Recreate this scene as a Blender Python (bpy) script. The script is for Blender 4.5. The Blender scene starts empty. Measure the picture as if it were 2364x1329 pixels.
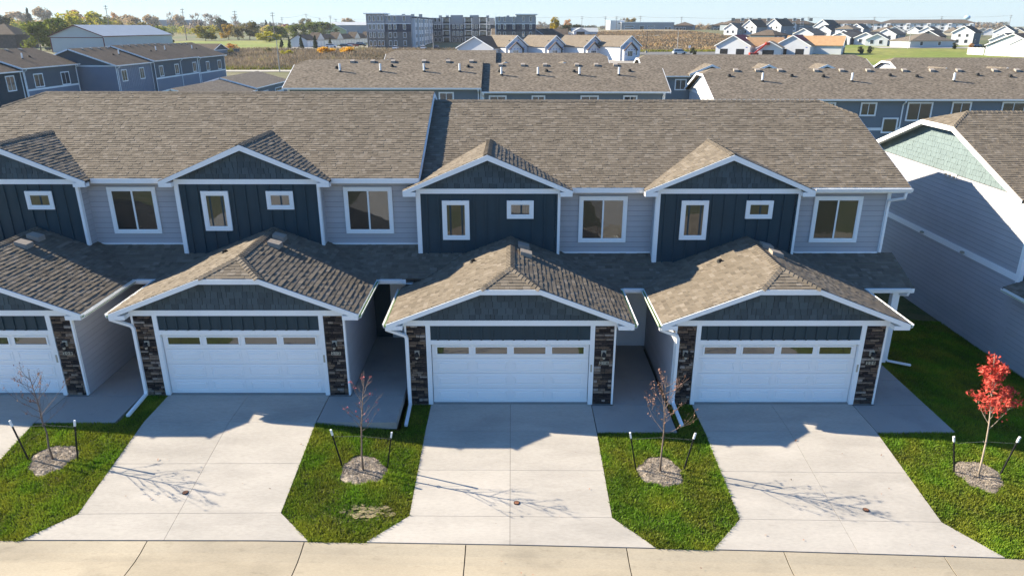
import bpy, math, random
import numpy as np
from mathutils import Vector, Matrix, noise

rnd = random.Random(11)
R = math.radians
sc = bpy.context.scene
COL = sc.collection

# ------------------------------------------------------------------ camera, sky, sun, exposure
cam_d = bpy.data.cameras.new('camera')
cam = bpy.data.objects.new('camera', cam_d)
COL.objects.link(cam)
cam.location = (0.0, -20.0, 11.25)
cam.rotation_euler = (R(90 - 20.13), 0, 0)
cam_d.sensor_width = 36.0
cam_d.lens = 36.0 * 1645.0 / 2364.0
cam_d.clip_start = 0.1
cam_d.clip_end = 20000
sc.camera = cam

SUN_TRAVEL = Vector((1.75, -0.49, -1.0)).normalized()      # the way the light goes
elev = math.asin(-SUN_TRAVEL.z)
world = bpy.data.worlds.new('World')
sc.world = world
world.use_nodes = True
wn = world.node_tree
bg = wn.nodes['Background']
sky = wn.nodes.new('ShaderNodeTexSky')
sky.sky_type = 'NISHITA'
sky.sun_disc = False
sky.sun_elevation = elev
# sun_rotation is measured clockwise from +Y
sky.sun_rotation = math.atan2(-SUN_TRAVEL.x, -SUN_TRAVEL.y)
sky.air_density = 1.0
sky.dust_density = 0.6
sky.ozone_density = 1.6
tint = wn.nodes.new('ShaderNodeVectorMath')          # cool white balance of the photograph
tint.operation = 'MULTIPLY'
tint.inputs[1].default_value = (.60, 1.05, 1.52)
wn.links.new(sky.outputs[0], tint.inputs[0])
# pale haze low over the horizon, the same all round
tc = wn.nodes.new('ShaderNodeTexCoord')
sep = wn.nodes.new('ShaderNodeSeparateXYZ')
wn.links.new(tc.outputs['Generated'], sep.inputs[0])
hr = wn.nodes.new('ShaderNodeMapRange')
hr.interpolation_type = 'SMOOTHERSTEP'
hr.inputs[1].default_value = 0.0
hr.inputs[2].default_value = 0.17
hr.inputs[3].default_value = 0.80
hr.inputs[4].default_value = 0.0
wn.links.new(sep.outputs[2], hr.inputs[0])
hm = wn.nodes.new('ShaderNodeMix')
hm.data_type = 'RGBA'
hm.inputs[7].default_value = (4.75, 5.55, 5.95, 1)
wn.links.new(hr.outputs[0], hm.inputs[0])
wn.links.new(tint.outputs[0], hm.inputs[6])
wn.links.new(hm.outputs[2], bg.inputs[0])
bg.inputs[1].default_value = 0.057

sun_d = bpy.data.lights.new('sun', 'SUN')
sun_d.energy = 5.0
sun_d.angle = R(0.5)
sun_d.color = (1.0, 0.89, 0.70)
sun = bpy.data.objects.new('sun', sun_d)
COL.objects.link(sun)
sun.rotation_euler = SUN_TRAVEL.to_track_quat('-Z', 'Y').to_euler()
sun.location = (-60, 20, 40)

vs = sc.view_settings
vs.view_transform = 'Standard'
vs.look = 'None'
vs.gamma = 1.0
vs.exposure = 1.54
vs.use_curve_mapping = False
try:
    sc.cycles.max_bounces = 6
    sc.cycles.diffuse_bounces = 3
    sc.cycles.glossy_bounces = 3
    sc.cycles.transparent_max_bounces = 4
    sc.cycles.caustics_reflective = False
    sc.cycles.caustics_refractive = False
except Exception:
    pass

# ------------------------------------------------------------------ materials
def mat(name, col, rough=0.8, var=0.12, scale=2.0, fine=0.0, fscale=60.0, bump=0.0, bscale=40.0,
        col2=None, objrand=0.0, attr=0.0, spec=0.3, stretch=None, ramp=None, trans=0.0, metal=0.0, stain=0.0):
    """world-space procedural paint: broad mottling, fine grain, optional per-object / per-face tone"""
    m = bpy.data.materials.new(name)
    m.use_nodes = True
    nt = m.node_tree
    N, L = nt.nodes, nt.links
    b = N['Principled BSDF']
    b.inputs['Roughness'].default_value = rough
    b.inputs['Specular IOR Level'].default_value = spec
    b.inputs['Metallic'].default_value = metal
    geo = N.new('ShaderNodeNewGeometry')
    vec = geo.outputs['Position']
    if stretch:
        mp = N.new('ShaderNodeMapping')
        mp.inputs['Scale'].default_value = stretch
        L.new(vec, mp.inputs['Vector'])
        vec = mp.outputs[0]
    def nz(s, det=4):
        n = N.new('ShaderNodeTexNoise')
        n.inputs['Scale'].default_value = s
        n.inputs['Detail'].default_value = det
        L.new(vec, n.inputs['Vector'])
        return n.outputs['Fac']
    def mix(kind, fac, a, c):
        x = N.new('ShaderNodeMix')
        x.data_type = 'RGBA'
        x.blend_type = kind
        for k, v in ((0, fac), (6, a), (7, c)):
            if hasattr(v, 'is_output'):
                L.new(v, x.inputs[k])
            else:
                x.inputs[k].default_value = v if k == 0 else (*v, 1.0)[:4]
        return x.outputs[2]
    def remap(src, lo, hi, a=0.3, c=0.7):
        r = N.new('ShaderNodeMapRange')
        r.inputs[1].default_value = a
        r.inputs[2].default_value = c
        r.inputs[3].default_value = lo
        r.inputs[4].default_value = hi
        L.new(src, r.inputs[0])
        return r.outputs[0]
    def mul(sock, fac):
        x = N.new('ShaderNodeVectorMath')
        x.operation = 'SCALE'
        L.new(sock, x.inputs[0])
        L.new(fac, x.inputs[3])
        return x.outputs[0]
    if ramp:
        cr = N.new('ShaderNodeValToRGB')
        e = cr.color_ramp
        while len(e.elements) < len(ramp):
            e.elements.new(0.5)
        for el, (p, c) in zip(e.elements, ramp):
            el.position = p
            el.color = (*c, 1)
        if attr:
            at = N.new('ShaderNodeAttribute')
            at.attribute_name = 'shade'
            L.new(at.outputs['Fac'], cr.inputs[0])
        else:
            oi = N.new('ShaderNodeObjectInfo')
            L.new(oi.outputs['Random'], cr.inputs[0])
        c = cr.outputs[0]
    else:
        rgb = N.new('ShaderNodeRGB')
        rgb.outputs[0].default_value = (*col, 1)
        c = rgb.outputs[0]
    if col2:
        c = mix('MIX', remap(nz(scale), 0, 1, 0.38, 0.62), c, col2)
    elif var:
        c = mul(c, remap(nz(scale), 1 - var, 1 + var))
    if fine:
        c = mul(c, remap(nz(fscale, 3), 1 - fine, 1 + fine))
    if stain:                                 # worn, dirtied patches with soft irregular edges
        c = mul(c, remap(nz(.75, 7), 1 - stain, 1, .34, .47))
        c = mul(c, remap(nz(5.5, 8), 1 - stain * .8, 1, .28, .40))
    if objrand:
        oi = N.new('ShaderNodeObjectInfo')
        c = mul(c, remap(oi.outputs['Random'], 1 - objrand, 1 + objrand, 0, 1))
    if attr and not ramp:
        at = N.new('ShaderNodeAttribute')
        at.attribute_name = 'shade'
        c = mul(c, remap(at.outputs['Fac'], 1 - attr, 1 + attr, 0, 1))
    L.new(c, b.inputs['Base Color'])
    if bump:
        bp = N.new('ShaderNodeBump')
        bp.inputs['Strength'].default_value = bump
        bp.inputs['Distance'].default_value = 0.02
        L.new(nz(bscale, 5), bp.inputs['Height'])
        L.new(bp.outputs[0], b.inputs['Normal'])
    if trans:
        tr = N.new('ShaderNodeBsdfTranslucent')
        L.new(c, tr.inputs[0])
        ms = N.new('ShaderNodeMixShader')
        ms.inputs[0].default_value = trans
        L.new(b.outputs[0], ms.inputs[1])
        L.new(tr.outputs[0], ms.inputs[2])
        L.new(ms.outputs[0], N['Material Output'].inputs[0])
    return m

def glass_mat(name, tint, refl=0.22):
    m = bpy.data.materials.new(name)
    m.use_nodes = True
    nt = m.node_tree
    N, L = nt.nodes, nt.links
    b = N['Principled BSDF']
    b.inputs['Base Color'].default_value = (*tint, 1)
    b.inputs['Roughness'].default_value = 0.4
    g = N.new('ShaderNodeBsdfGlossy')
    g.inputs['Roughness'].default_value = 0.02
    g.inputs['Color'].default_value = (0.9, 0.95, 1, 1)
    geo = N.new('ShaderNodeNewGeometry')
    n = N.new('ShaderNodeTexNoise')
    n.inputs['Scale'].default_value = 1.6
    L.new(geo.outputs['Position'], n.inputs['Vector'])
    bp = N.new('ShaderNodeBump')
    bp.inputs['Strength'].default_value = 0.06
    bp.inputs['Distance'].default_value = 0.05
    L.new(n.outputs['Fac'], bp.inputs['Height'])
    L.new(bp.outputs[0], g.inputs['Normal'])
    ms = N.new('ShaderNodeMixShader')
    ms.inputs[0].default_value = refl
    L.new(b.outputs[0], ms.inputs[1])
    L.new(g.outputs[0], ms.inputs[2])
    L.new(ms.outputs[0], N['Material Output'].inputs[0])
    return m

SH = [(0.0, (0.0944, 0.0784, 0.0608)), (0.35, (0.1480, 0.1224, 0.0928)), (0.7, (0.1824, 0.1520, 0.1168)), (1.0, (0.2320, 0.1984, 0.1616))]
M = {}
M['shingle'] = mat('asphalt_shingle', None, .95, .05, 1.3, .22, 160, .25, 220, ramp=SH, attr=1, spec=.15)
M['underlay'] = mat('shingle_underlay', (0.0560, 0.0480, 0.0416), .95, spec=.1)
M['far_shingle'] = mat('distant_shingle', (0.1640, 0.1360, 0.1056), .95, .10, .5, .52, 3.6, .0, spec=.12, stretch=(1, 2.0, 2.0))
M['dark_shingle'] = mat('dark_shingle', (0.0920, 0.0720, 0.0560), .95, .14, .5, .30, 3.0, spec=.12, stretch=(1, 1.6, 1.6))
M['white'] = mat('white_trim_paint', (.86, .86, .85), .45, .03, .8, .02, 20)
M['door_white'] = mat('white_garage_door', (.88, .88, .87), .42, .02, .5, .015, 30)
M['navy'] = mat('slate_blue_siding', (.026, .050, .064), .62, .07, 1.5, .05, 40)
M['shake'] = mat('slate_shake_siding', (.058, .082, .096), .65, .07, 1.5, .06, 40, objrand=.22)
M['grey'] = mat('grey_lap_siding', (0.4200, 0.4116, 0.4284), .62, .04, 1.0, .03, 50, objrand=.035)
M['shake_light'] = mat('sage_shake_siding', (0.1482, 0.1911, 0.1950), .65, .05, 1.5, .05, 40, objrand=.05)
M['stone'] = mat('ledgestone', None, .9, .25, 14, .2, 90, .6, 60, spec=.2, ramp=[
    (0.0, (.026, .021, .020)), (.30, (.042, .033, .031)), (.50, (.066, .050, .043)), (.64, (.110, .078, .060)), (.76, (.19, .128, .085)), (.90, (.25, .19, .145)), (1.0, (.33, .28, .24))])
M['behind'] = mat('siding_shadow_gap', (0.1445, 0.1445, 0.1513), .9)  # dark backing colour stands for the shadow lines between boards
M['mortar_and_shade'] = mat('dark_mortar_and_shade', (.012, .012, .013), .95)  # pillar joints; also backs the shakes, dark for shade in their slots
M['concrete'] = mat('broom_concrete', (0.3960, 0.3624, 0.3184), .9, .08, .9, .06, 14, .15, 120, objrand=.035, stain=.10, spec=.2, stretch=(.55, 1.6, 1))
M['concrete_old'] = mat('street_concrete', (0.3600, 0.3080, 0.2280), .92, .11, .6, .07, 25, .2, 90, objrand=.04, stain=.17, spec=.2, stretch=(.6, 1.5, 1))
M['pad'] = mat('walk_concrete', (0.3200, 0.3040, 0.2800), .9, .08, .5, .05, 40, .15, 120, stain=.12, spec=.2)
M['gap'] = mat('joint_dirt', (.11, .10, .09), .95)
M['soil'] = mat('lawn_soil', (0.0595, 0.0765, 0.0153), .95, .25, 1.2, .3, 12, .6, 30, col2=(0.1020, 0.0935, 0.0340))
M['blade'] = mat('lawn_grass', (0.1380, 0.2484, 0.0166), .6, .0, 1.1, attr=.55, trans=.35, spec=.25, col2=(0.2254, 0.2530, 0.0258))
M['mulch'] = mat('wood_mulch', (0.3060, 0.2550, 0.1997), .95, .2, 6, .25, 60, attr=.42, spec=.1)
M['bark'] = mat('sapling_bark', (.17, .125, .10), .85, .2, 8)
M['pale_bark'] = mat('pale_bark', (.36, .29, .22), .85, .2, 8)
M['tree_bark'] = mat('tree_bark', (.09, .07, .055), .9, .2, 4)
M['dry_leaf'] = mat('dry_leaf', (.30, .16, .11), .7, .2, 9, objrand=.2, attr=.5, trans=.2)
M['pink_leaf'] = mat('pink_leaf', (.42, .11, .12), .7, .2, 9, attr=.5, trans=.2)
M['red_leaf'] = mat('scarlet_leaf', (.62, .115, .075), .6, .1, 9, attr=.5, trans=.35, col2=(.52, .062, .045))
M['black'] = mat('black_metal', (.012, .012, .014), .5, 0)
M['vent'] = mat('vent_metal', (0.3240, 0.2790, 0.2340), .6, .05, 5)
M['vent_dark'] = mat('black_rubber', (.012, .012, .012), .7, 0)
M['gutter_in'] = mat('gutter_green_film', (.17, .30, .07), .6, .2, 3)
M['beige'] = mat('beige_plate', (.42, .38, .30), .7, .05)
M['brass'] = mat('rusty_lid', (.20, .09, .05), .7, .3, 30)
M['wire'] = mat('grey_wire', (.16, .16, .15), .6, 0)
M['glass'] = glass_mat('window_glass', (.006, .007, .007), .125)
M['glass_screen'] = glass_mat('screened_window_glass', (.005, .005, .006), .05)
M['glass_blind'] = glass_mat('window_glass_blind', (.05, .10, .09), .14)
M['glass_far'] = glass_mat('dark_window_glass', (.015, .018, .022), .10)

# ------------------------------------------------------------------ mesh and object helpers
class MB:
    def __init__(s):
        s.v, s.f, s.m, s.a = [], [], [], []
    def face(s, pts, sh=.5, mi=0):
        n = len(s.v)
        s.v.extend(tuple(p) for p in pts)
        s.f.append(tuple(range(n, n + len(pts))))
        s.m.append(mi); s.a.append(sh)
    def hexa(s, b, t, sh=.5, mi=0, bottom=True):
        """solid between two same-sized rings, b and t, of n points (counter-clockwise seen from t's side)"""
        n, k = len(s.v), len(b)
        s.v.extend(tuple(p) for p in b); s.v.extend(tuple(p) for p in t)
        fs = [tuple(range(n + k, n + 2 * k))]
        if bottom:
            fs.append(tuple(range(n + k - 1, n - 1, -1)))
        for i in range(k):
            j = (i + 1) % k
            fs.append((n + i, n + j, n + k + j, n + k + i))
        s.f += fs; s.m += [mi] * len(fs); s.a += [sh] * len(fs)
    def box(s, x0, x1, y0, y1, z0, z1, sh=.5, mi=0):
        s.hexa([(x0, y0, z0), (x1, y0, z0), (x1, y1, z0), (x0, y1, z0)],
               [(x0, y0, z1), (x1, y0, z1), (x1, y1, z1), (x0, y1, z1)], sh, mi)
    def prism_y(s, poly, y0, y1, sh=.5, mi=0):
        """polygon in x,z (counter-clockwise seen from the front) between depths y0 (front) and y1"""
        s.hexa([(x, y1, z) for x, z in poly], [(x, y0, z) for x, z in poly], sh, mi)
    def prism_x(s, poly, x0, x1, sh=.5, mi=0):
        """polygon in y,z between x0 and x1; counter-clockwise seen from +x when x1 > x0"""
        s.hexa([(x0, y, z) for y, z in poly], [(x1, y, z) for y, z in poly], sh, mi)
    def ring(s, x0, x1, z0, z1, t, y0, y1, sh=.5, mi=0):
        """picture-frame casing, t wide, front at y0, back at y1, one connected piece"""
        o = [(x0, z0), (x1, z0), (x1, z1), (x0, z1)]
        i = [(x0 + t, z0 + t), (x1 - t, z0 + t), (x1 - t, z1 - t), (x0 + t, z1 - t)]
        n = len(s.v)
        for y in (y0, y1):
            for p in o + i:
                s.v.append((p[0], y, p[1]))
        fs = []
        for k in range(4):
            j = (k + 1) % 4
            fs += [(n + k, n + j, n + 4 + j, n + 4 + k), (n + 8 + j, n + 8 + k, n + 12 + k, n + 12 + j),
                   (n + k, n + 8 + k, n + 8 + j, n + j), (n + 4 + j, n + 12 + j, n + 12 + k, n + 4 + k)]
        s.f += fs; s.m += [mi] * len(fs); s.a += [sh] * len(fs)
    def tube(s, pts, rad, k=6, sh=.5, mi=0, cap=True):
        pts = [Vector(p) for p in pts]
        n = len(s.v)
        side = None
        for i, p in enumerate(pts):
            d = (pts[min(i + 1, len(pts) - 1)] - pts[max(i - 1, 0)]).normalized()
            if side is None or abs(d.dot(side)) > .95:
                side = d.orthogonal().normalized()
            side = (side - d * d.dot(side)).normalized()
            up = d.cross(side)
            r = rad[i] if isinstance(rad, (list, tuple)) else rad
            for q in range(k):
                a = 2 * math.pi * q / k
                s.v.append(tuple(p + side * (r * math.cos(a)) + up * (r * math.sin(a))))
        for i in range(len(pts) - 1):
            for q in range(k):
                w = (q + 1) % k
                s.f.append((n + i * k + q, n + i * k + w, n + (i + 1) * k + w, n + (i + 1) * k + q))
                s.m.append(mi); s.a.append(sh)
        if cap:
            e = n + (len(pts) - 1) * k
            s.f += [tuple(range(n + k - 1, n - 1, -1)), tuple(range(e, e + k))]
            s.m += [mi] * 2; s.a += [sh] * 2
    def pipe(s, pts, w, d, side=(1, 0, 0), sh=.5):
        """rectangular pipe along pts: w across the given side direction, d in the other"""
        pts = [Vector(p) for p in pts]
        n = len(s.v)
        for i, p in enumerate(pts):
            a = (pts[i] - pts[i - 1]).normalized() if i else (pts[1] - pts[0]).normalized()
            b = (pts[i + 1] - pts[i]).normalized() if i < len(pts) - 1 else a
            t = (a + b).normalized()
            sd = Vector(side)
            sd = (sd - t * t.dot(sd)).normalized()
            up = t.cross(sd) / max(.5, a.dot(t))
            for q, r in ((-1, -1), (1, -1), (1, 1), (-1, 1)):
                s.v.append(tuple(p + sd * (q * w / 2) + up * (r * d / 2)))
        for i in range(len(pts) - 1):
            for q in range(4):
                z = (q + 1) % 4
                s.f.append((n + i * 4 + q, n + i * 4 + z, n + i * 4 + 4 + z, n + i * 4 + 4 + q)); s.m.append(0); s.a.append(sh)
        e = n + (len(pts) - 1) * 4
        s.f += [(n + 3, n + 2, n + 1, n), (e, e + 1, e + 2, e + 3)]; s.m += [0, 0]; s.a += [sh, sh]
    def mesh(s, name, mats, attr=False, smooth=False):
        me = bpy.data.meshes.new(name)
        me.from_pydata(s.v, [], s.f)
        for m in (mats if isinstance(mats, (list, tuple)) else [mats]):
            me.materials.append(m)
        if any(s.m):
            me.polygons.foreach_set('material_index', s.m)
        if attr:
            a = me.attributes.new('shade', 'FLOAT', 'FACE')
            a.data.foreach_set('value', s.a)
        if smooth:
            me.polygons.foreach_set('use_smooth', [True] * len(s.f))
        return me
    def build(s, name, mats, parent=None, attr=False, smooth=False, **props):
        return link(name, s.mesh(name, mats, attr, smooth), parent, **props)

def link(name, me, parent=None, loc=None, rot=None, scale=None, **props):
    o = bpy.data.objects.new(name, me)
    COL.objects.link(o)
    if parent is not None:
        o.parent = parent
    if loc is not None: o.location = loc
    if rot is not None: o.rotation_euler = rot
    if scale is not None: o.scale = scale
    for k, v in props.items():
        if v is not None:
            o[k] = v
    return o

def thing(name, label, cat, loc=(0, 0, 0), rotz=0.0, group=None):
    return link(name, None, None, loc, (0, 0, rotz), label=label, category=cat, group=group)

def structure(name, loc=(0, 0, 0)):
    return link(name, None, None, loc, kind='structure')

def pbox(name, parent, m, x0, x1, y0, y1, z0, z1, **props):
    b = MB(); b.box(x0, x1, y0, y1, z0, z1)
    return b.build(name, m, parent, **props)

def clip2(poly, a, b, c):
    """keep the part of a 2-D polygon where a*x + b*y <= c"""
    out = []
    for i, p in enumerate(poly):
        q = poly[(i + 1) % len(poly)]
        dp, dq = a * p[0] + b * p[1] - c, a * q[0] + b * q[1] - c
        if dp <= 0: out.append(p)
        if (dp < 0 < dq) or (dq < 0 < dp):
            t = dp / (dp - dq)
            out.append((p[0] + (q[0] - p[0]) * t, p[1] + (q[1] - p[1]) * t))
    return out

def area2(p):
    return .5 * sum(p[i][0] * p[(i + 1) % len(p)][1] - p[(i + 1) % len(p)][0] * p[i][1] for i in range(len(p)))

def tabs(poly, expo, wide, lift_b, lift_t, gap=.006, jit=.3, stag=0.0, base=-.004, w_start=None):
    """split a convex 2-D polygon (u along the course, w up the face) into overlapping tabs; yields (ring_low, ring_top)"""
    if area2(poly) < 0: poly = poly[::-1]
    us = [p[0] for p in poly]; ws = [p[1] for p in poly]
    w = min(ws) if w_start is None else w_start
    while w < max(ws) - .01:
        if w + expo < min(ws):
            w += expo; continue
        u = min(us) - rnd.random() * wide
        while u < max(us):
            du = wide * (1 + jit * (rnd.random() * 2 - 1))
            lo = w - stag * rnd.random()
            rect = [(u + gap / 2, lo), (u + du - gap / 2, lo), (u + du - gap / 2, w + expo), (u + gap / 2, w + expo)]
            c = rect
            for i, p in enumerate(poly):
                q = poly[(i + 1) % len(poly)]
                nx, ny = q[1] - p[1], p[0] - q[0]
                c = clip2(c, nx, ny, nx * p[0] + ny * p[1])
                if len(c) < 3: break
            if len(c) >= 3 and abs(area2(c)) > .0012:
                lb = (rnd.choice(lift_b) if isinstance(lift_b, tuple) else lift_b) * (.8 + .4 * rnd.random())
                top = [(x, y, lb + (lift_t - lb) * min(1, max(0, (y - lo) / (w + expo - lo)))) for x, y in c]
                yield [(x, y, base) for x, y in c], top
            u += du
        w += expo

def frame(o, u, v):
    """maps (u, w, lift) of a face with origin o, along u, up v to 3-D"""
    o, u, v = Vector(o), Vector(u).normalized(), Vector(v).normalized()
    n = u.cross(v)
    return lambda p: o + u * p[0] + v * p[1] + n * p[2]

# --- lap boards: one wedge mesh, scaled
_w = MB()
_w.hexa([(0, 0, 0), (1, 0, 0), (1, 0, 1), (0, 0, 1)][::-1], [(0, -.013, 0), (1, -.013, 0), (1, -.007, 1), (0, -.007, 1)][::-1])
BOARD = {}
def board_mesh(m):
    if m.name not in BOARD:
        BOARD[m.name] = _w.mesh('siding_board', m)
    return BOARD[m.name]

# ------------------------------------------------------------------ near ground: floor levels, street, lawns
Z_L, Z_R, Z_N = 0.33, 0.0, -0.45            # floor levels: left block, right block, neighbour
def z_street(x):
    return float(np.interp(x, [-22, -12, -6, 0, 6, 12, 18, 24], [-.30, -.30, -.25, -.31, -.42, -.58, -.78, -1.0]))
def y_curb(x):
    return -6.05 - .0125 * (x + 12)
def z_floor(x):
    return float(np.interp(x, [-22, -5.6, -3.3, 13.2, 17.9, 25], [Z_L, Z_L, Z_R, Z_R, Z_N, Z_N]))
def z_near(x, y):
    """finished level between the buildings and the street"""
    yc = y_curb(x)
    f = min(1.0, max(0.0, (-1.65 - y) / (-1.65 - yc)))
    return z_floor(x) * (1 - f) + z_street(x) * f

def quad_sheet(name, m, corners, nx, ny, zf, thick=.12, parent=None, **props):
    """thin slab over a plan quad (x,y corners, counter-clockwise), top following zf"""
    b = MB()
    (ax, ay), (bx, by), (cx, cy), (dx, dy) = corners
    def P(i, j):
        s, t = i / nx, j / ny
        x = (ax * (1 - s) + bx * s) * (1 - t) + (dx * (1 - s) + cx * s) * t
        y = (ay * (1 - s) + by * s) * (1 - t) + (dy * (1 - s) + cy * s) * t
        return x, y, zf(x, y)
    g = [[P(i, j) for i in range(nx + 1)] for j in range(ny + 1)]
    for j in range(ny + 1):
        for p in g[j]: b.v.append(p)
    for j in range(ny + 1):
        for p in g[j]: b.v.append((p[0], p[1], p[2] - thick))
    W, n = nx + 1, (nx + 1) * (ny + 1)
    for j in range(ny):
        for i in range(nx):
            k = j * W + i
            b.f.append((k, k + 1, k + W + 1, k + W))
    rim = [i for i in range(W)] + [j * W + nx for j in range(1, ny + 1)] + [ny * W + i for i in range(nx - 1, -1, -1)] + [j * W for j in range(ny - 1, 0, -1)]
    for a, c in zip(rim, rim[1:] + rim[:1]):
        b.f.append((a, a + n, c + n, c))
    b.m = [0] * len(b.f); b.a = [.5] * len(b.f)
    return b.build(name, m, parent, **props)

# driveways: two columns of slabs, flared apron at the street
UNITS = [-16.61, -8.33, -0.05, 8.23]
G = .0045                                    # half a joint
for xc in UNITS:
    d = structure('driveway')
    x0, x1 = xc - 2.52, xc + 2.56
    zf = lambda x, y, xc=xc: (Z_L if xc < -4 else Z_R) * (1 - min(1, max(0, (-1.65 - y) / (-1.65 - y_curb(x))))) + z_street(x) * min(1, max(0, (-1.65 - y) / (-1.65 - y_curb(x)))) - .004
    rows = [(.0, -1.64), (-1.64, -3.42), (-3.42, -5.22)]
    for a, c in rows:
        for p, q in ((x0, xc), (xc, x1)):
            quad_sheet('slab', M['concrete'], [(p + G, c + G), (q - G, c + G), (q - G, a - G), (p + G, a - G)], 2, 3, zf, parent=d)
    xa, xb = x0 - .92, x1 + .92
    for p, q, pa, qa in ((x0, xc, xa, xc), (xc, x1, xc, xb)):
        quad_sheet('slab', M['concrete'], [(pa + G, y_curb(pa) + .03), (qa - G, y_curb(qa) + .03), (q - G, -5.22 - G), (p + G, -5.22 - G)], 3, 3, zf, parent=d)
    # dark joint bed
    quad_sheet('joint_bed', M['gap'], [(xa, y_curb(xa)), (xb, y_curb(xb)), (x1, -5.2), (x0, -5.2)], 3, 3, lambda x, y: zf(x, y) - .03, .05, d)
    quad_sheet('joint_bed', M['gap'], [(x0, -5.22), (x1, -5.22), (x1, 0), (x0, 0)], 3, 6, lambda x, y: zf(x, y) - .03, .05, d)

# walks beside the garages, back to the front doors
for k, xc in enumerate(UNITS):
    w = structure('walkway')
    zz = Z_L if xc < -4 else Z_R
    xr = xc + 4.93 if k < 3 else xc + 4.88
    cuts = [(-1.68, -.10), (-.08, 1.62), (1.64, 4.6)]
    for a, c in cuts:
        lo = xc + 2.58 if a < -.5 else xc + 3.26
        quad_sheet('slab', M['pad'], [(lo, a), (xr, a), (xr, c), (lo, c)], 1, 1, lambda x, y: zz - .002, .22, w)

# street: panels with a rolled gutter
street = structure('street')
joints = [-26.5, -22.6, -18.7, -14.8, -10.9, -8.72, -4.95, -1.10, 2.72, 6.45, 10.25, 14.1, 18.0, 21.9, 26]
joints.remove(-10.9)
prof = [(0, 0), (-.10, -.012), (-.34, -.055), (-.62, -.075), (-1.1, -.050), (-2.2, -.02), (-7.2, .04)]
for a, c in zip(joints, joints[1:]):
    b = MB()
    nx = 4
    for i in range(nx + 1):
        x = a + .013 + (c - a - .026) * i / nx
        for dy, dz in prof:
            b.v.append((x, y_curb(x) + dy, z_street(x) + dz - .01))
    K = len(prof)
    for i in range(nx):
        for j in range(K - 1):
            b.f.append((i * K + j, i * K + j + 1, (i + 1) * K + j + 1, (i + 1) * K + j))
    n = len(b.v)
    b.v += [(x, y, z - .15) for x, y, z in b.v]
    for i in (0, nx):
        for j in range(K - 1):
            p, q = i * K + j, i * K + j + 1
            b.f.append((p, q, q + n, p + n))
    for i in range(nx):
        p, q = i * K, (i + 1) * K
        b.f.append((p, q, q + n, p + n))
    b.m = [0] * len(b.f); b.a = [.5] * len(b.f)
    b.build('street_panel', M['concrete_old'], street)
quad_sheet('joint_bed', M['gap'], [(-27, -13.3), (27, -13.3), (27, -5.95), (-27, -5.95)], 18, 6, lambda x, y: z_street(x) - .11, .05, street)

# the far side of the street, seen only mirrored in the windows
quad_sheet('opposite_lawn', M['soil'], [(-30, -34), (30, -34), (30, -13.45), (-30, -13.45)], 12, 6, lambda x, y: z_street(x) + .02, .2, None, kind='structure')
for xc in UNITS:
    quad_sheet('opposite_driveway', M['concrete'], [(xc - 2.6, -26), (xc + 2.6, -26), (xc + 2.6, -13.4), (xc - 2.6, -13.4)], 3, 3, lambda x, y: z_street(x) + .06, .1, None, kind='structure')

# lawns
LAWNS = []           # (corners, height function, mulch centre)
def lawn(corners, zf, holes=(), dens=1.0, nx=8, ny=10):
    quad_sheet('lawn', M['soil'], corners, nx, ny, zf, .3, None, kind='structure')
    LAWNS.append((corners, zf, holes, dens))
TREES_NEAR = [(-12.64, -3.2), (-4.04, -3.54), (4.05, -3.43), (12.76, -3.47)]
low = lambda x, y: z_near(x, y) - .03
def strip_z(xl, xr, zl, zr):
    """lawn between two drives: sides meet the two driveways"""
    def f(x, y):
        t = min(1, max(0, (x - xl) / (xr - xl)))
        yc = y_curb(x)
        k = min(1.0, max(0.0, (-1.65 - y) / (-1.65 - yc)))
        return (zl * (1 - t) + zr * t) * (1 - k) + z_street(x) * k - .035 + .02 * math.sin(x * 2.1) * math.sin(y * 1.7)
    return f
for k in range(3):
    xl, xr = UNITS[k] + 2.56, UNITS[k + 1] - 2.52
    zl, zr = (Z_L if k < 2 else Z_R), (Z_L if k < 1 else Z_R)
    f = strip_z(xl, xr, zl, zr)
    f2 = (lambda zr: lambda x, y: zr - .06)(zr)
    h = (TREES_NEAR[k],)
    lawn([(xl, -5.22), (xr, -5.22), (xr, -1.70), (xl, -1.70)], f, h)
    lawn([(xl + .92, y_curb(xl)), (xr - .92, y_curb(xr)), (xr, -5.22), (xl, -5.22)], f, (), 1, 6, 3)
    lawn([(xr - .76, -1.70), (xr, -1.70), (xr, .02), (xr - .76, .02)], f2, (), 1, 2, 3)
xl = UNITS[3] + 2.56
fr = lambda x, y: z_near(x, y) - .04 - .06 * max(0, min(1, (y + 1.6) / 3)) + .02 * math.sin(x * 1.9) * math.sin(y * 1.3)
lawn([(xl, -5.22), (18.6, -5.22), (18.6, -1.70), (xl, -1.70)], fr, (TREES_NEAR[3],))
lawn([(xl + .92, y_curb(xl)), (18.6, y_curb(18.6)), (18.6, -5.22), (xl, -5.22)], fr, (), 1, 8, 3)
lawn([(13.12, -1.70), (18.6, -1.70), (18.6, 8.0), (13.12, 8.0)], fr, (), .8, 8, 12)
lawn([(13.0, 8.0), (18.6, 8.0), (18.6, 24), (13.0, 24)], lambda x, y: z_near(x, 0) - .1, (), .0, 4, 4)
lawn([(18.6, y_curb(18.6)), (24, y_curb(24)), (24, 0), (18.6, 0)], fr, (), .25, 4, 4)
lawn([(-22, y_curb(-22)), (-19.16, y_curb(-19)), (-19.16, 0), (-22, 0)], fr, (), .25, 3, 4)

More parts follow.
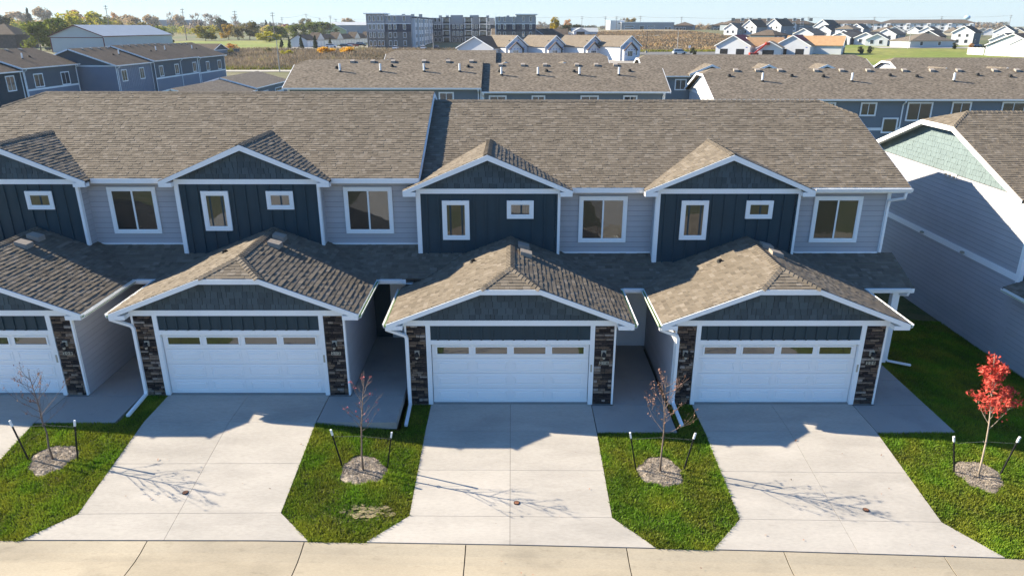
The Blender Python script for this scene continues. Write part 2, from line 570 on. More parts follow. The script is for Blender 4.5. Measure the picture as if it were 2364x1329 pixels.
# ------------------------------------------------------------------ pieces shared by the houses
def lap_wall(name, parent, axis, at, a, b, z0, z1, m, expo=.19, poly=None, back=.06, joints=()):
    """wall of lap boards. axis 'y-': faces -y at y=at from x=a..b; 'x-' faces -x, 'x+' faces +x, from y=a..b"""
    if axis == 'y-':
        w = pbox(name, parent, M['behind'], a, b, at, at + back, z0, z1)
    elif axis == 'x-':
        w = pbox(name, parent, M['behind'], at, at + back, a, b, z0, z1)
    else:
        w = pbox(name, parent, M['behind'], at - back, at, a, b, z0, z1)
    z, r = z0, 0
    edges = [a] + sorted(joints) + [b]
    while z < z1 - .03:
        hgt = min(expo, z1 - z)
        sp = edges if r % 2 else [edges[0]] + [e + 1.3 for e in edges[1:-1]] + [edges[-1]]
        for p, q in zip(sp, sp[1:]):
            if axis == 'y-':
                loc, rot = (p, at, z), 0
            elif axis == 'x-':
                loc, rot = (at, q, z), -math.pi / 2
            else:
                loc, rot = (at, p, z), math.pi / 2
            link('siding_board', board_mesh(m), w, loc, (0, 0, rot), (q - p - .004, 1, hgt - .012))
        z += expo; r += 1
    return w

def batten_wall(name, parent, x0, x1, y, z0, z1, m, pitch=.405, poly=None, off=.2, skip=()):
    w = MB()
    if poly: w.prism_y(poly, y, y + .06)
    else: w.box(x0, x1, y, y + .06, z0, z1)
    w = w.build(name, m, parent)
    x = x0 + off
    while x < x1 - .05:
        pbox('batten', w, m, x - .03, x + .03, y - .042, y, z0 + .003, z1 - .003)
        x += pitch
    return w

def shake_gable(name, parent, poly, y, m, axis='y', expo=.205, wide=.19):
    """gable of staggered shakes; poly in (x,z) facing -y, or (y,z) facing -x with axis 'x'"""
    b = MB()
    if axis == 'y': b.prism_y(poly, y, y + .05)
    else: b.prism_x([(p[0], p[1]) for p in poly], y + .05, y)
    w = b.build(name, M['mortar_and_shade'] if axis == 'y' else M['behind'], parent)  # backing coloured dark to draw the shade between the shakes
    for lo, top in tabs(poly, expo, wide, .028, .006, .012 if axis == 'y' else .008, .35, .04):
        t = MB()
        if axis == 'y':
            fm = lambda p: (p[0], y - p[2], p[1])
        else:
            fm = lambda p: (y - p[2], p[0], p[1])
        t.hexa([fm(p) for p in lo], [fm(p) for p in top], bottom=False)
        t.build('shake', m, w)
    return w

def window(parent, x0, x1, z0, z1, y, panes=1, t=.095, blind=(), glass='glass', name='window', mt='white'):
    """casing ring with sash and panes, on a wall facing -y at depth y"""
    b = MB(); b.ring(x0, x1, z0, z1, t, y - .055, y)
    w = b.build(name, M[mt], parent)
    a, c, lo, hi = x0 + t, x1 - t, z0 + t, z1 - t
    b = MB(); b.ring(a, c, lo, hi, .04, y - .040, y)
    b.build('sash', M[mt], w)
    n = panes
    for i in range(n):
        p = a + .035 + (c - a - .07) * i / n
        q = a + .035 + (c - a - .07) * (i + 1) / n
        pbox('pane', w, M['glass_screen' if (n == 2 and i == 0 and glass == 'glass') else glass], p, q, y - .026 + .004 * i, y - .018 + .004 * i, lo + .035, hi - .035)
        if i:
            pbox('mullion', w, M[mt], p - .028, p + .028, y - .046, y - .005, lo + .03, hi - .03)
    return w

CAMP = Vector(cam.location)
class Roofs:
    """collects the shingles of one building; the nearest become objects, the rest one stuff part"""
    def __init__(s, root):
        s.root, s.t, s.caps = root, [], []
        s.off = Vector(root.location)
    def slope(s, deck, fr, poly, cull=None, expo=.148, wide=.19):
        w0 = min(p[1] for p in poly)
        for lo, top in tabs(poly, expo, wide, (.011, .019), .003, .004, .45, 0, -.004):
            c = fr((sum(p[0] for p in top) / len(top), sum(p[1] for p in top) / len(top), 0))
            if cull and cull(c): continue
            s.t.append((((c + s.off) - CAMP).length, deck, [fr(p) for p in lo], [fr(p) for p in top], rnd.choice((.30, .43, .5, .58, .76)) + rnd.uniform(-.12, .12)))
    def ridge(s, deck, a, b, na, nb, step=.15, half=.15):
        """bent cap shingles from a to b; na, nb point down the two slopes away from the ridge"""
        a, b = Vector(a), Vector(b)
        d = (b - a); L = d.length; d.normalize()
        na, nb = Vector(na).normalized() * half, Vector(nb).normalized() * half
        n = max(1, int(L / step))
        for i in range(n):
            p, q = a + d * (L * i / n), a + d * (L * (i + 1) / n + .02)
            up = Vector((0, 0, 1))
            h0, h1 = .034, .016
            b_ = MB()
            P = [p + na + up * h0, p + up * (h0 + .004), p + nb + up * h0, q + nb + up * h1, q + up * (h1 + .004), q + na + up * h1]
            Q = [v - up * .018 for v in P]
            k = len(b_.v)
            b_.v = [tuple(v) for v in P + Q]
            b_.f = [(0, 1, 4, 5), (1, 2, 3, 4), (0, 6, 7, 1), (1, 7, 8, 2), (2, 8, 9, 3), (5, 11, 6, 0), (3, 9, 10, 4), (4, 10, 11, 5)]
            b_.m = [0] * 8; b_.a = [rnd.choice((.3, .5, .65)) + rnd.uniform(-.1, .1)] * 8
            b_.build('ridge_cap', M['shingle'], deck, attr=True)
    def finish(s, count=300):
        s.t.sort(key=lambda r: r[0])
        for _, deck, lo, top, sh in s.t[:count]:
            b = MB(); b.hexa(lo, top, sh, 0, False)
            b.build('shingle', M['shingle'], deck, attr=True)
        b = MB()
        for _, deck, lo, top, sh in s.t[count:]:
            b.hexa(lo, top, sh, 0, False)
        if b.f:
            b.build('shingle_field', M['shingle'], s.root, attr=True, kind='stuff')

def deck_of(name, parent, polys, mats=None, drop=.07):
    """roof deck: one mesh of planar pieces, sloped faces dark on top, white below"""
    b = MB()
    for p in polys:
        b.hexa([(x, y, z - drop) for x, y, z in p], [(x, y, z - .004) for x, y, z in p])
    return b.build(name, mats or M['underlay'], parent)

# ------------------------------------------------------------------ townhouse block
SLM = (8.39 - 6.03) / 6.0                     # main roof pitch
def z_main(y): return 6.03 + SLM * (y - 4.3)
def z_gar(d): return 4.33 - .39 * abs(d)
def z_gab(d): return 7.23 - .425 * abs(d)
GX = -.78                                     # axis of the upper gable, from the garage axis

def gutter_y(parent, x, side, y0, y1, z):
    """open gutter along y; side +1: trough to the right of x"""
    g = MB()
    w, t, hgt = .115, .012, .115
    prof = [(0, 0), (0, -hgt), (w * .75, -hgt), (w, 0), (w - t, 0), (w * .75 - t, -hgt + t), (t, -hgt + t), (t, 0)]
    pr = [(x + side * a, z + b) for a, b in prof]
    g.hexa([(a, y1, b) for a, b in pr], [(a, y0, b) for a, b in pr])
    o = g.build('gutter', M['white'], parent)
    b = MB()
    b.hexa(*[[(x + side * a, y, z + dz + e) for a, y, dz in ((.016, y0 + .01, -hgt * .62), (w * .85, y0 + .01, -hgt * .62), (w * .85, y1 - .01, -hgt * .62), (.016, y1 - .01, -hgt * .62))] for e in (-.02, 0)])
    b.build('gutter_lining', M['gutter_in'], o)
    return o

def gutter_x(parent, x0, x1, y, z):
    g = MB()
    w, t, hgt = .115, .012, .115
    prof = [(0, 0), (0, -hgt), (w * .75, -hgt), (w, 0), (w - t, 0), (w * .75 - t, -hgt + t), (t, -hgt + t), (t, 0)]
    g.hexa([(x0, y - a, z + b) for a, b in prof], [(x1, y - a, z + b) for a, b in prof])
    return g.build('gutter', M['white'], parent)

def stone_pillar(parent, x0, x1, z1):
    p = pbox('stone_pillar', parent, M['mortar_and_shade'], x0, x1, 0, .25, 0, z1)
    z = .005
    while z < z1 - .02:
        hh = min(rnd.choice((.062, .075, .085, .10)), z1 - z)
        x = x0
        while x < x1 - .01:
            w = rnd.choice((.12, .17, .22, .28, .34))
            if x + w > x1 - .07: w = x1 - x
            o = rnd.uniform(.018, .042)
            b = MB()
            g, c = .006, .007
            b.hexa([(x + g, 0, z + g), (x + w - g, 0, z + g), (x + w - g, 0, z + hh - g), (x + g, 0, z + hh - g)],
                   [(x + g + c, -o, z + g + c * .6), (x + w - g - c, -o * rnd.uniform(.7, 1), z + g + c * .6), (x + w - g - c, -o, z + hh - g - c * .6), (x + g + c, -o * rnd.uniform(.7, 1), z + hh - g - c * .6)])
            b.build('stone', M['stone'], p)
            x += w
        z += hh
    return p

def wall_lamp(parent, x, z):
    pl = pbox('wall_lamp', parent, M['beige'], x - .075, x + .075, -.052, -.02, z - .10, z + .08)
    b = MB()
    b.tube([(x, -.05, z + .01), (x, -.13, z + .03)], [.03, .03], 8)
    b.build('lamp_arm', M['black'], pl)
    b = MB()
    b.tube([(x, -.15, z - .07), (x, -.15, z - .03), (x, -.15, z + .03), (x, -.15, z + .06)], [.074, .070, .052, .018], 10)
    b.build('lamp_shade', M['black'], pl)
    b = MB()
    b.tube([(x, -.13, z - .16), (x, -.13, z - .075)], [.035, .042], 8)
    b.build('lamp_glass', M['beige'], pl)

def house_number(parent, x, z, digits):
    pl = pbox('number_plaque', parent, M['black'], x - .155, x + .155, -.040, -.03, z - .06, z + .06)
    for i, ch in enumerate(digits):
        cx = x + (i - 1) * .10
        t = pbox('number_tile', pl, M['beige'], cx - .046, cx + .046, -.050, -.041, z - .056, z + .056)
        cu = bpy.data.curves.new('digit_' + ch, 'FONT')
        cu.body = ch; cu.size = .13; cu.align_x = 'CENTER'; cu.align_y = 'CENTER'; cu.extrude = .002; cu.offset = .0025
        tmp = bpy.data.objects.new('digit', cu); COL.objects.link(tmp)
        me = bpy.data.meshes.new_from_object(tmp)
        bpy.data.objects.remove(tmp)
        me.materials.clear(); me.materials.append(M['black'])
        link('digit', me, t, (cx, -.053, z), (math.pi / 2, 0, 0))

def garage_door(parent, xc):
    """four sections: windows on top, raised panels below"""
    d = pbox('garage_door', parent, M['white'], xc - 2.44, xc + 2.44, .12, .16, .02, 2.06)
    hs = 2.05 / 4
    for r in range(4):
        z0 = .02 + r * hs
        s = pbox('door_section', d, M['door_white'], xc - 2.43, xc + 2.43, .075, .12, z0 + .004, z0 + hs - .004)
        for c in range(4):
            a = xc - 2.33 + c * 1.185
            if r == 3:
                b = MB(); b.ring(a + .02, a + 1.09, z0 + .12, z0 + .44, .045, .045, .075)
                # ends of the third level: frames and panes hang on the door itself
                b.build('window_frame', M['door_white'], d)
                pbox('pane', d, M['glass'], a + .06, a + 1.05, .062, .070, z0 + .16, z0 + .40)
            else:
                b = MB()
                b.ring(a + .04, a + 1.07, z0 + .09, z0 + .43, .035, .058, .075)
                b.build('panel_moulding', M['door_white'], s)
                b = MB()
                b.hexa([(a + .10, .076, z0 + .15), (a + 1.01, .076, z0 + .15), (a + 1.01, .076, z0 + .37), (a + .10, .076, z0 + .37)],
                       [(a + .13, .058, z0 + .175), (a + .98, .058, z0 + .175), (a + .98, .058, z0 + .345), (a + .13, .058, z0 + .345)])
                b.build('door_panel', M['door_white'], s)
    pbox('weather_strip', d, M['black'], xc - 2.44, xc + 2.44, .07, .13, .0, .022)

def roof_vent(parent, pos, right):
    """low box vent lying on a slope that falls to +x (right) or toward the street"""
    x, y, z = pos
    v = MB()
    if right:
        s = -.39
        hh, w, l = .13, .19, .19
        c = [(x - w, y - l), (x + w, y - l), (x + w, y + l), (x - w, y + l)]
        v.hexa([(a, b, z + s * (a - x) + .01) for a, b in c], [(a, b, z + s * (a - x) * .72 + hh + .02) for a, b in c])
    else:
        s = SLM
        c = [(x - .22, y - .16), (x + .22, y - .16), (x + .22, y + .16), (x - .22, y + .16)]
        v.hexa([(a, b, z + s * (b - y) + .0) for a, b in c], [(a, b, z + s * (b - y) * .75 + .15) for a, b in c])
    return v.build('roof_vent', M['vent'], parent)

def townhouse(label, ox, oz, n, numbers, left, right, group, end_wall=False, simple=False, first=0):
    root = thing('townhouse_block', label, 'townhouse', (ox, 0, oz), 0, group)
    RF = Roofs(root)
    P = 8.28
    xs = [i * P for i in range(n)]
    XL = -3.24 - (.45 if left == 'jerk' else -.05)
    XR = xs[-1] + (5.57 if right == 'jerk' else 5.12)
    wl, wr = -3.24, xs[-1] + 5.08
    # ---- main roof
    ye, yr, zr_ = 4.3, 10.3, 8.39
    yb = 16.3
    yc, zc = 9.15, z_main(9.15)
    a = 1.13
    lj, rj = left == 'jerk', right == 'jerk'
    front = [(XL, ye), (XR, ye)] + ([(XR, yc), (XR - a, yr)] if rj else [(XR, yr)]) + ([(XL + a, yr), (XL, yc)] if lj else [(XL, yr)])
    zb = lambda y: zr_ - SLM * (y - yr)
    polys = [[(x, y, z_main(y)) for x, y in front],
             [(x, 2 * yr - y, z_main(y)) for x, y in front[::-1]]]
    if rj: polys.append([(XR, yc, zc), (XR, 2 * yr - yc, zc), (XR - a, yr, zr_)])
    if lj: polys.append([(XL, 2 * yr - yc, zc), (XL, yc, zc), (XL + a, yr, zr_)])
    main = deck_of('main_roof', root, polys, drop=.10)
    def in_gable(c):
        for xc in xs:
            d = abs(c.x - (xc + GX))
            if d < 2.75 and z_gab(d) > z_main(c.y) + .05 and c.y > 4.1: return True
        return False
    cs = math.hypot(1, SLM)
    RF.slope(main, frame((0, ye, 6.03), (1, 0, 0), (0, 1, SLM)), [(x, (y - ye) * cs) for x, y in front], in_gable)
    # rear slope: plain courses joined
    hip = math.hypot(a, zr_ - zc)
    if lj:
        RF.slope(main, frame((XL, yr, zc), (0, -1, 0), (a, 0, zr_ - zc)), [(-1.15, 0), (1.15, 0), (0, hip)])
    if rj:
        RF.slope(main, frame((XR, yr, zc), (0, 1, 0), (-a, 0, zr_ - zc)), [(-1.15, 0), (1.15, 0), (0, hip)])
    RF.ridge(main, (XL + (a if lj else 0), yr, zr_), (XR - (a if rj else 0), yr, zr_), (0, -1, -SLM), (0, 1, -SLM), .2)
    for j, X, sg in ((lj, XL, 1), (rj, XR, -1)):
        if j:
            RF.ridge(main, (X, yc, zc), (X + sg * a, yr, zr_), (0, -.8, -.8 * SLM), (-sg * .3, .8, -.3), .2)
    # rake boards, jerkinhead fascia, flush ends
    for X, j, sg in ((XL, lj, -1), (XR, rj, 1)):
        fd = .20
        for s in (1, -1):
            yy = lambda y: y if s > 0 else 2 * yr - y
            top = yc if j else yr
            b = MB()
            q = [(yy(ye), 6.03 - .012), (yy(top), z_main(top) - .012), (yy(top), z_main(top) - fd), (yy(ye), 6.03 - fd)]
            b.hexa([(X, y, z) for y, z in q], [(X + sg * .03, y, z) for y, z in q])
            b.build('rake_board', M['white'], root)
            if j:
                b = MB()
                q = [(yy(ye), 6.03 - .10), (yy(top), z_main(top) - .10), (yy(top), z_main(top) - .12), (yy(ye), 6.03 - .12)]
                b.hexa([(X - sg * .02, y, z) for y, z in q], [(X - sg * .44, y, z) for y, z in q])
                b.build('soffit', M['white'], root)
        if j:
            b = MB()
            b.box(min(X, X + sg * .03), max(X, X + sg * .03), yc, 2 * yr - yc, zc - fd, zc - .012)
            b.build('jerkinhead_fascia', M['white'], root)
    # ---- house body
    b = MB(); b.prism_x([(4.72, -.3), (15.9, -.3), (15.9, 5.85), (yr, 8.15), (4.72, 5.85)], wl + .12, wr - .12)
    b.build('house_body', M['grey'], root)
    if end_wall:
        w = lap_wall('end_wall', root, 'x-', wl, 4.15, 15.9, -.25, 3.08, M['grey'], joints=(9.2,))
        lap_wall('end_wall', root, 'x-', wl, 4.15, 15.9, 3.33, 6.02, M['grey'], joints=(9.8,))
        pbox('band_board', root, M['white'], wl - .04, wl, 4.15, 15.9, 3.08, 3.33)
        for y in (10.4, 7.4):
            pbox('wall_light', root, M['beige'], wl - .15, wl - .03, y - .07, y + .07, 3.14, 3.22)
        pbox('corner_board', root, M['white'], wl - .045, wl + .1, 4.10, 4.28, 3.2, 6.0)
        zt = lambda y: z_main(y) - .16
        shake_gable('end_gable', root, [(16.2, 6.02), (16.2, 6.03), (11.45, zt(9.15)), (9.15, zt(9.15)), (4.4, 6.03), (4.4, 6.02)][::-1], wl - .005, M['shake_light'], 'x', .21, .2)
        vp = pbox('wall_vent', root, M['white'], wl - .05, wl - .02, 8.9, 9.75, 5.82, 6.02)
        for y in (9.02, 9.32, 9.62):
            b = MB(); b.hexa([(wl - .05, y - .07, 5.86), (wl - .05, y + .07, 5.86), (wl - .05, y + .07, 5.98), (wl - .05, y - .07, 5.98)], [(wl - .12, y - .06, 5.86), (wl - .12, y + .06, 5.86), (wl - .07, y + .06, 5.97), (wl - .07, y - .06, 5.97)])
            b.build('vent_hood', M['vent'], vp)
    elif left == 'jerk':
        pbox('end_wall', root, M['grey'], wl, wl + .12, 4.15, 15.9, -.3, 6.0)
        b = MB(); b.prism_x([(4.5, 6.0), (15.9, 6.0), (11.3, 7.75), (9.3, 7.75)], wl, wl + .1); b.build('end_gable', M['shake'], root)
    if right == 'jerk':
        lap_wall('end_wall', root, 'x+', wr, 4.65, 15.9, -.3, 6.0, M['grey'])
        b = MB(); b.prism_x([(4.7, 6.0), (15.9, 6.0), (11.3, 7.75), (9.3, 7.75)], wr - .1, wr); b.build('end_gable', M['shake'], root)
    # ---- each home
    for k, xc in enumerate(xs):
        last = k == n - 1
        # upper bump-out
        x0, x1 = xc - 3.24, xc + 1.70
        bw = batten_wall('upper_front_wall', root, x0, x1, 4.15, 2.7, 5.86, M['navy'], .41, off=.33)
        sides = [('x+', x1, 1)] + ([('x-', x0, -1)] if (k or not end_wall) else [])
        for ax, at, _ in sides:
            lap_wall('side_wall', root, ax, at, 4.19, 4.66, 3.0, 5.9, M['grey'])
        pbox('frieze_board', root, M['white'], x0, x1, 4.10, 4.15, 5.86, 6.03)
        for p in (x0, x1 - .13):
            pbox('corner_board', root, M['white'], p, p + .13, 4.11, 4.15, 3.2 if p > xc else 2.85, 5.86)
        pbox('corner_board', root, M['white'], x1, x1 + .025, 4.12, 4.25, 3.2, 5.9)
        pbox('corner_board', root, M['white'], x0 - .025, x0, 4.12, 4.25, 2.9, 5.9)
        gx = xc + GX
        ph = [(x0 + .05, 6.03), (x1 - .05, 6.03), (gx, z_gab(0) - .19)]
        shake_gable('upper_gable', root, ph, 4.13, M['shake'])
        # gable roof
        gd, dk = 2.9, 3.93
        zt = z_gab(gd)
        ya = 4.3 + (zt - 6.03) / SLM
        yk = 4.3 + (7.23 - 6.03) / SLM
        L_ = [(gx - gd, dk, zt), (gx, dk, 7.23), (gx, yk, 7.23), (gx - gd, ya + .03, zt)]
        R_ = [(gx, dk, 7.23), (gx + gd, dk, zt), (gx + gd, ya + .03, zt), (gx, yk, 7.23)]
        gr = deck_of('gable_roof', root, [L_, R_], drop=.06)
        c2 = math.hypot(1, .425)
        RF.slope(gr, frame((gx - gd, dk, zt), (0, -1, 0), (1, 0, .425)), [(0, 0), (0, gd * c2), (-(yk - dk), gd * c2), (-(ya - dk), 0)][::-1])
        RF.slope(gr, frame((gx + gd, dk, zt), (0, 1, 0), (-1, 0, .425)), [(0, 0), (ya - dk, 0), (yk - dk, gd * c2), (0, gd * c2)])
        RF.ridge(gr, (gx, dk, 7.23), (gx, yk, 7.23), (-1, 0, -.425), (1, 0, -.425))
        for s in (-1, 1):
            b = MB()
            q = [(gx + s * gd, zt - .01), (gx, 7.22), (gx, 7.22 - .19), (gx + s * gd, zt - .16)]
            if s > 0: q = q[::-1]
            b.prism_y(q, dk - .03, dk)
            b.build('rake_board', M['white'], root)
            b = MB()
            q = [(gx + s * gd, zt - .07), (gx, 7.15), (gx, 7.13), (gx + s * gd, zt - .09)]
            if s > 0: q = q[::-1]
            b.prism_y(q, dk + .001, 4.15)
            b.build('soffit', M['white'], root)
            e = gx + s * gd
            i = x0 if s < 0 else x1
            b = MB(); b.box(min(e, i), max(e, i), dk - .028, 4.16, zt - .20, zt - .055)
            b.build('eave_return', M['white'], root)
        # recessed wall with the wide window
        r0, r1 = x1, xc + 5.08
        lap_wall('upper_recess_wall', root, 'y-', 4.65, r0, r1, 3.42, 5.92, M['grey'])
        pbox('flashing', root, M['white'], r0, r1, 4.60, 4.65, 3.56, 3.62)
        window(root, xc + 2.42, xc + 4.12, 3.98, 5.66, 4.63, 2, .11)
        window(root, xc - 2.37, xc - 1.43, 4.22, 5.62, 4.135, 1, .12)
        window(root, xc - .13, xc + .80, 4.98, 5.62, 4.135, 1, .11)
        # eave above the recess
        e0, e1 = gx + gd - .02, (XR if last else xs[k + 1] + GX - gd + .02)
        if last and rj:
            g = gutter_x(root, gx + gd + .12, XR + .02, ye - .02, 6.01)
            ds = MB(); ds.pipe([(wr + .30, 4.22, 5.88), (wr + .30, 4.26, 5.66), (wr - .06, 4.53, 5.52), (wr - .06, 4.58, 5.3), (wr - .06, 4.58, 3.62)], .085, .07, (1, 0, 0))
            ds.build('downspout', M['white'], root)
            pbox('fascia', root, M['white'], e0, XR, ye - .015, ye + .02, 5.84, 6.02)
        else:
            pbox('fascia', root, M['white'], e0, e1, ye - .03, ye, 5.85, 6.02)
        pbox('soffit', root, M['white'], e0, e1, ye, 4.65, 5.84, 5.86)
        if last and not rj:
            pbox('fascia', root, M['white'], e0, e1, ye - .034, ye - .03, 5.85, 6.0)
        if last:
            pbox('corner_board', root, M['white'], r1 - .12, r1 + .01, 4.60, 4.65, 3.5, 5.86)
        # ---- garage
        W = 3.24
        for p, q in ((xc - 3.18, xc - 2.60), (xc + 2.60, xc + 3.18)):
            stone_pillar(root, p, q, 2.70)
        for p in (xc - 3.24, xc + 3.18):
            pbox('corner_board', root, M['white'], p, p + .06, -.03, .1, 0, 2.71)
        for s in (-1, 1):
            pbox('door_trim', root, M['white'], *sorted((xc + s * 2.45, xc + s * 2.59)), -.035, .12, 0, 2.72)
        pbox('door_trim', root, M['white'], xc - 2.45, xc + 2.45, -.030, .12, 2.08, 2.22)
        garage_door(root, xc)
        batten_wall('garage_header', root, xc - 2.45, xc + 2.45, .0, 2.22, 2.71, M['navy'], .333, off=.23)
        pbox('frieze_board', root, M['white'], xc - 3.26, xc + 3.26, -.05, .04, 2.71, 2.885)
        zg = lambda d: z_gar(d) - .20
        shake_gable('garage_gable', root, [(xc - 3.15, 2.885), (xc + 3.15, 2.885), (xc + .93, zg(.93)), (xc - .93, zg(.93))], -.01, M['shake'])
        lap_wall('garage_side_wall', root, 'x+', xc + W, .06, 4.6, 0, 2.75, M['grey'])
        lap_wall('garage_side_wall', root, 'x-', xc - W, .06, 4.6, 0, 2.75, M['grey'])
        pbox('foundation', root, M['pad'], xc - 3.2, xc + 3.2, .02, 4.6, -.25, .012)
        b = MB(); b.box(xc - 3.1, xc + 3.1, .2, 4.5, .05, 2.6); b.build('garage_body', M['mortar_and_shade'], root)
        # garage roof
        yo, ze = -.30, z_gar(3.73)
        cl, zcl, yh = .885, z_gar(.885), .72
        gy = 4.15
        Lp = [(xc - 3.73, yo), (xc - cl, yo), (xc, yh), (xc, gy), (xc - 2.43, gy), (xc - 3.73, 2.85)]
        if k == 0 and left == 'jerk':
            Lp = [(xc - 3.73, yo), (xc - cl, yo), (xc, yh), (xc, gy), (xc - 3.73, gy)]
        Rp = [(xc + cl, yo), (xc + 3.73, yo), (xc + 3.73, 2.85), (xc + 2.43, gy), (xc, gy), (xc, yh)]
        R2 = [(xc + 1.70, gy), (xc + 2.43, gy), (xc + 1.93, 4.65), (xc + 1.70, 4.65)]
        up = lambda pl: [(x, y, z_gar(x - xc)) for x, y in pl]
        hipp = [(xc - cl, yo, zcl), (xc + cl, yo, zcl), (xc, yh, 4.33)]
        ga = deck_of('garage_roof', root, [up(Lp), up(Rp), up(R2), hipp])
        cg = math.hypot(1, .39)
        fl = frame((xc - 3.73, 0, ze), (0, -1, 0), (1, 0, .39))
        RF.slope(ga, fl, [(-y, (x - xc + 3.73) * cg) for x, y in Lp])
        frr = frame((xc + 3.73, 0, ze), (0, 1, 0), (-1, 0, .39))
        RF.slope(ga, frr, [(y, (xc + 3.73 - x) * cg) for x, y in Rp])
        RF.slope(ga, frr, [(y, (xc + 3.73 - x) * cg) for x, y in R2])
        hh = math.hypot(yh - yo, 4.33 - zcl)
        RF.slope(ga, frame((xc, yo, zcl), (1, 0, 0), (0, yh - yo, 4.33 - zcl)), [(-cl, 0), (cl, 0), (0, hh)])
        RF.ridge(ga, (xc, yh, 4.33), (xc, gy, 4.33), (-1, 0, -.39), (1, 0, -.39))
        for s in (-1, 1):
            RF.ridge(ga, (xc + s * cl, yo, zcl), (xc, yh, 4.33), (s * 1, .3, -.39), (-s * .45, -.8, -.27))
        # front rake with clipped peak
        T = .17
        for s in (-1, 1):
            q = [(xc + s * 3.73, ze - .012), (xc + s * cl, zcl - .012), (xc + s * cl, zcl - T), (xc + s * 3.73, ze - T * .95)]
            if s > 0: q = q[::-1]
            b = MB(); b.prism_y(q, yo - .03, yo); b.build('rake_board', M['white'], root)
            q = [(xc + s * 3.73, ze - .075), (xc + s * cl, zcl - .075), (xc + s * cl, zcl - .095), (xc + s * 3.73, ze - .095)]
            if s > 0: q = q[::-1]
            b = MB(); b.prism_y(q, yo + .001, .05); b.build('soffit', M['white'], root)
            b = MB(); b.box(*sorted((xc + s * 3.73, xc + s * 3.25)), yo - .028, .02, ze - .19, ze - .06)
            b.build('eave_return', M['white'], root)
            b = MB(); b.box(*sorted((xc + s * 3.24, xc + s * 3.73)), .02, 2.85, ze - .15, ze - .13)
            b.build('soffit', M['white'], root)
            pbox('fascia', root, M['white'], *sorted((xc + s * 3.70, xc + s * 3.728)), yo + .01, 2.84, ze - .16, ze - .02)
            gutter_y(root, xc + s * 3.73, s, yo, 2.84 if s > 0 or k or left != 'jerk' else 4.1, ze - .012)
        pbox('clipped_fascia', root, M['white'], xc - cl, xc + cl, yo - .03, yo, zcl - T, zcl - .012)
        # entry roof between the garages
        if last and rj:
            E1 = [(xc + 3.73, 2.85), (xc + 5.52, 2.85), (xc + 5.52, gy), (xc + 2.43, gy)]
            E2 = [(xc + 2.43, gy), (xc + 5.52, gy), (xc + 5.52, 4.65), (xc + 1.93, 4.65)]
        elif last:
            E1 = [(xc + 3.73, 2.85), (xc + 5.36, 2.85), (xc + 6.66, gy), (xc + 2.43, gy)]
            E2 = [(xc + 2.43, gy), (xc + 5.08, gy), (xc + 5.08, 4.65), (xc + 1.93, 4.65)]
        else:
            E1 = [(xc + 3.73, 2.85), (xc + 4.55, 2.85), (xc + 5.85, gy), (xc + 2.43, gy)]
            E2 = [(xc + 2.43, gy), (xc + 5.05, gy), (xc + 5.05, 4.65), (xc + 1.93, 4.65)]
        ze_ = lambda y: ze + .39 * (y - 2.85)
        en = deck_of('entry_roof', root, [[(x, y, ze_(y)) for x, y in E] for E in (E1, E2)])
        fe = frame((0, 2.85, ze), (1, 0, 0), (0, 1, .39))
        for E in (E1, E2):
            RF.slope(en, fe, [(x, (y - 2.85) * cg) for x, y in E])
        ge = xc + (4.66 if not last else (5.52 if rj else 4.72))
        gutter_x(root, xc + 3.86, ge - .13, 2.85, ze - .012)
        pbox('fascia', root, M['white'], xc + 3.74, ge, 2.82, 2.85, ze - .17, ze - .02)
        pbox('soffit', root, M['white'], xc + 3.24, xc + (5.48 if last and rj else 5.04), 2.85, 4.6, ze - .19, ze - .17)
        # entry: door and dark wall in the recess
        pbox('entry_wall', root, M['navy'], xc + 3.24, xc + 5.08, 4.5, 4.6, 0, 2.75)
        ed = pbox('entry_door', root, M['door_white'], xc + 3.98, xc + 4.92, 4.44, 4.49, .05, 2.12)
        b = MB(); b.ring(xc + 3.88, xc + 5.02, .0, 2.24, .10, 4.42, 4.5); b.build('door_frame', M['white'], ed)
        b = MB(); b.tube([(xc + 4.06, 4.44, 1.0), (xc + 4.06, 4.38, 1.0)], [.035, .035], 8); b.build('door_knob', M['black'], ed)
        if last and rj:
            pbox('porch_post', root, M['white'], xc + 4.90, xc + 5.10, 2.98, 3.18, 0, ze - .17)
            b = MB(); b.pipe([(xc + 5.32, 2.80, ze - .13), (xc + 5.32, 2.84, ze - .25), (xc + 5.14, 3.06, ze - .32), (xc + 5.14, 3.06, .12), (xc + 5.18, 3.0, .06), (xc + 5.95, 2.86, -.05)], .07, .07, (0, 1, 0))
            b.build('downspout', M['white'], root)
        # downspout at the left front corner
        x = xc - 3.68
        b = MB(); b.pipe([(x - .06, -.20, ze - .12), (x - .06, -.20, ze - .22), (xc - 3.20, -.12, ze - .46), (xc - 3.16, -.11, ze - .56), (xc - 3.16, -.11, .20), (xc - 3.15, -.16, .10), (xc - 3.13, -1.36, .03)], .095, .075, (1, 0, 0))
        b.build('downspout', M['white'], root)
        wall_lamp(root, xc - 2.88, 1.80); wall_lamp(root, xc + 2.88, 1.80)
        if numbers:
            house_number(root, xc + 2.90, 1.46, numbers[k])
        pbox('keypad', root, M['beige'], xc + 2.49, xc + 2.54, -.045, -.034, 1.15, 1.40)
        # vents on the garage roof
        for dx, y in ((.45, 3.3), (.52, 2.55)):
            roof_vent(root, (xc + dx, y, z_gar(dx)), True)
        b = MB(); vx, vy = xc - 1.25, 2.75
        b.tube([(vx, vy, z_gar(1.25) - .02), (vx, vy, z_gar(1.25) + .10)], [.06, .05], 8)
        b.tube([(vx, vy, z_gar(1.25) - .02), (vx + .02, vy - .03, z_gar(1.25) + .035)], [.13, .10], 8)
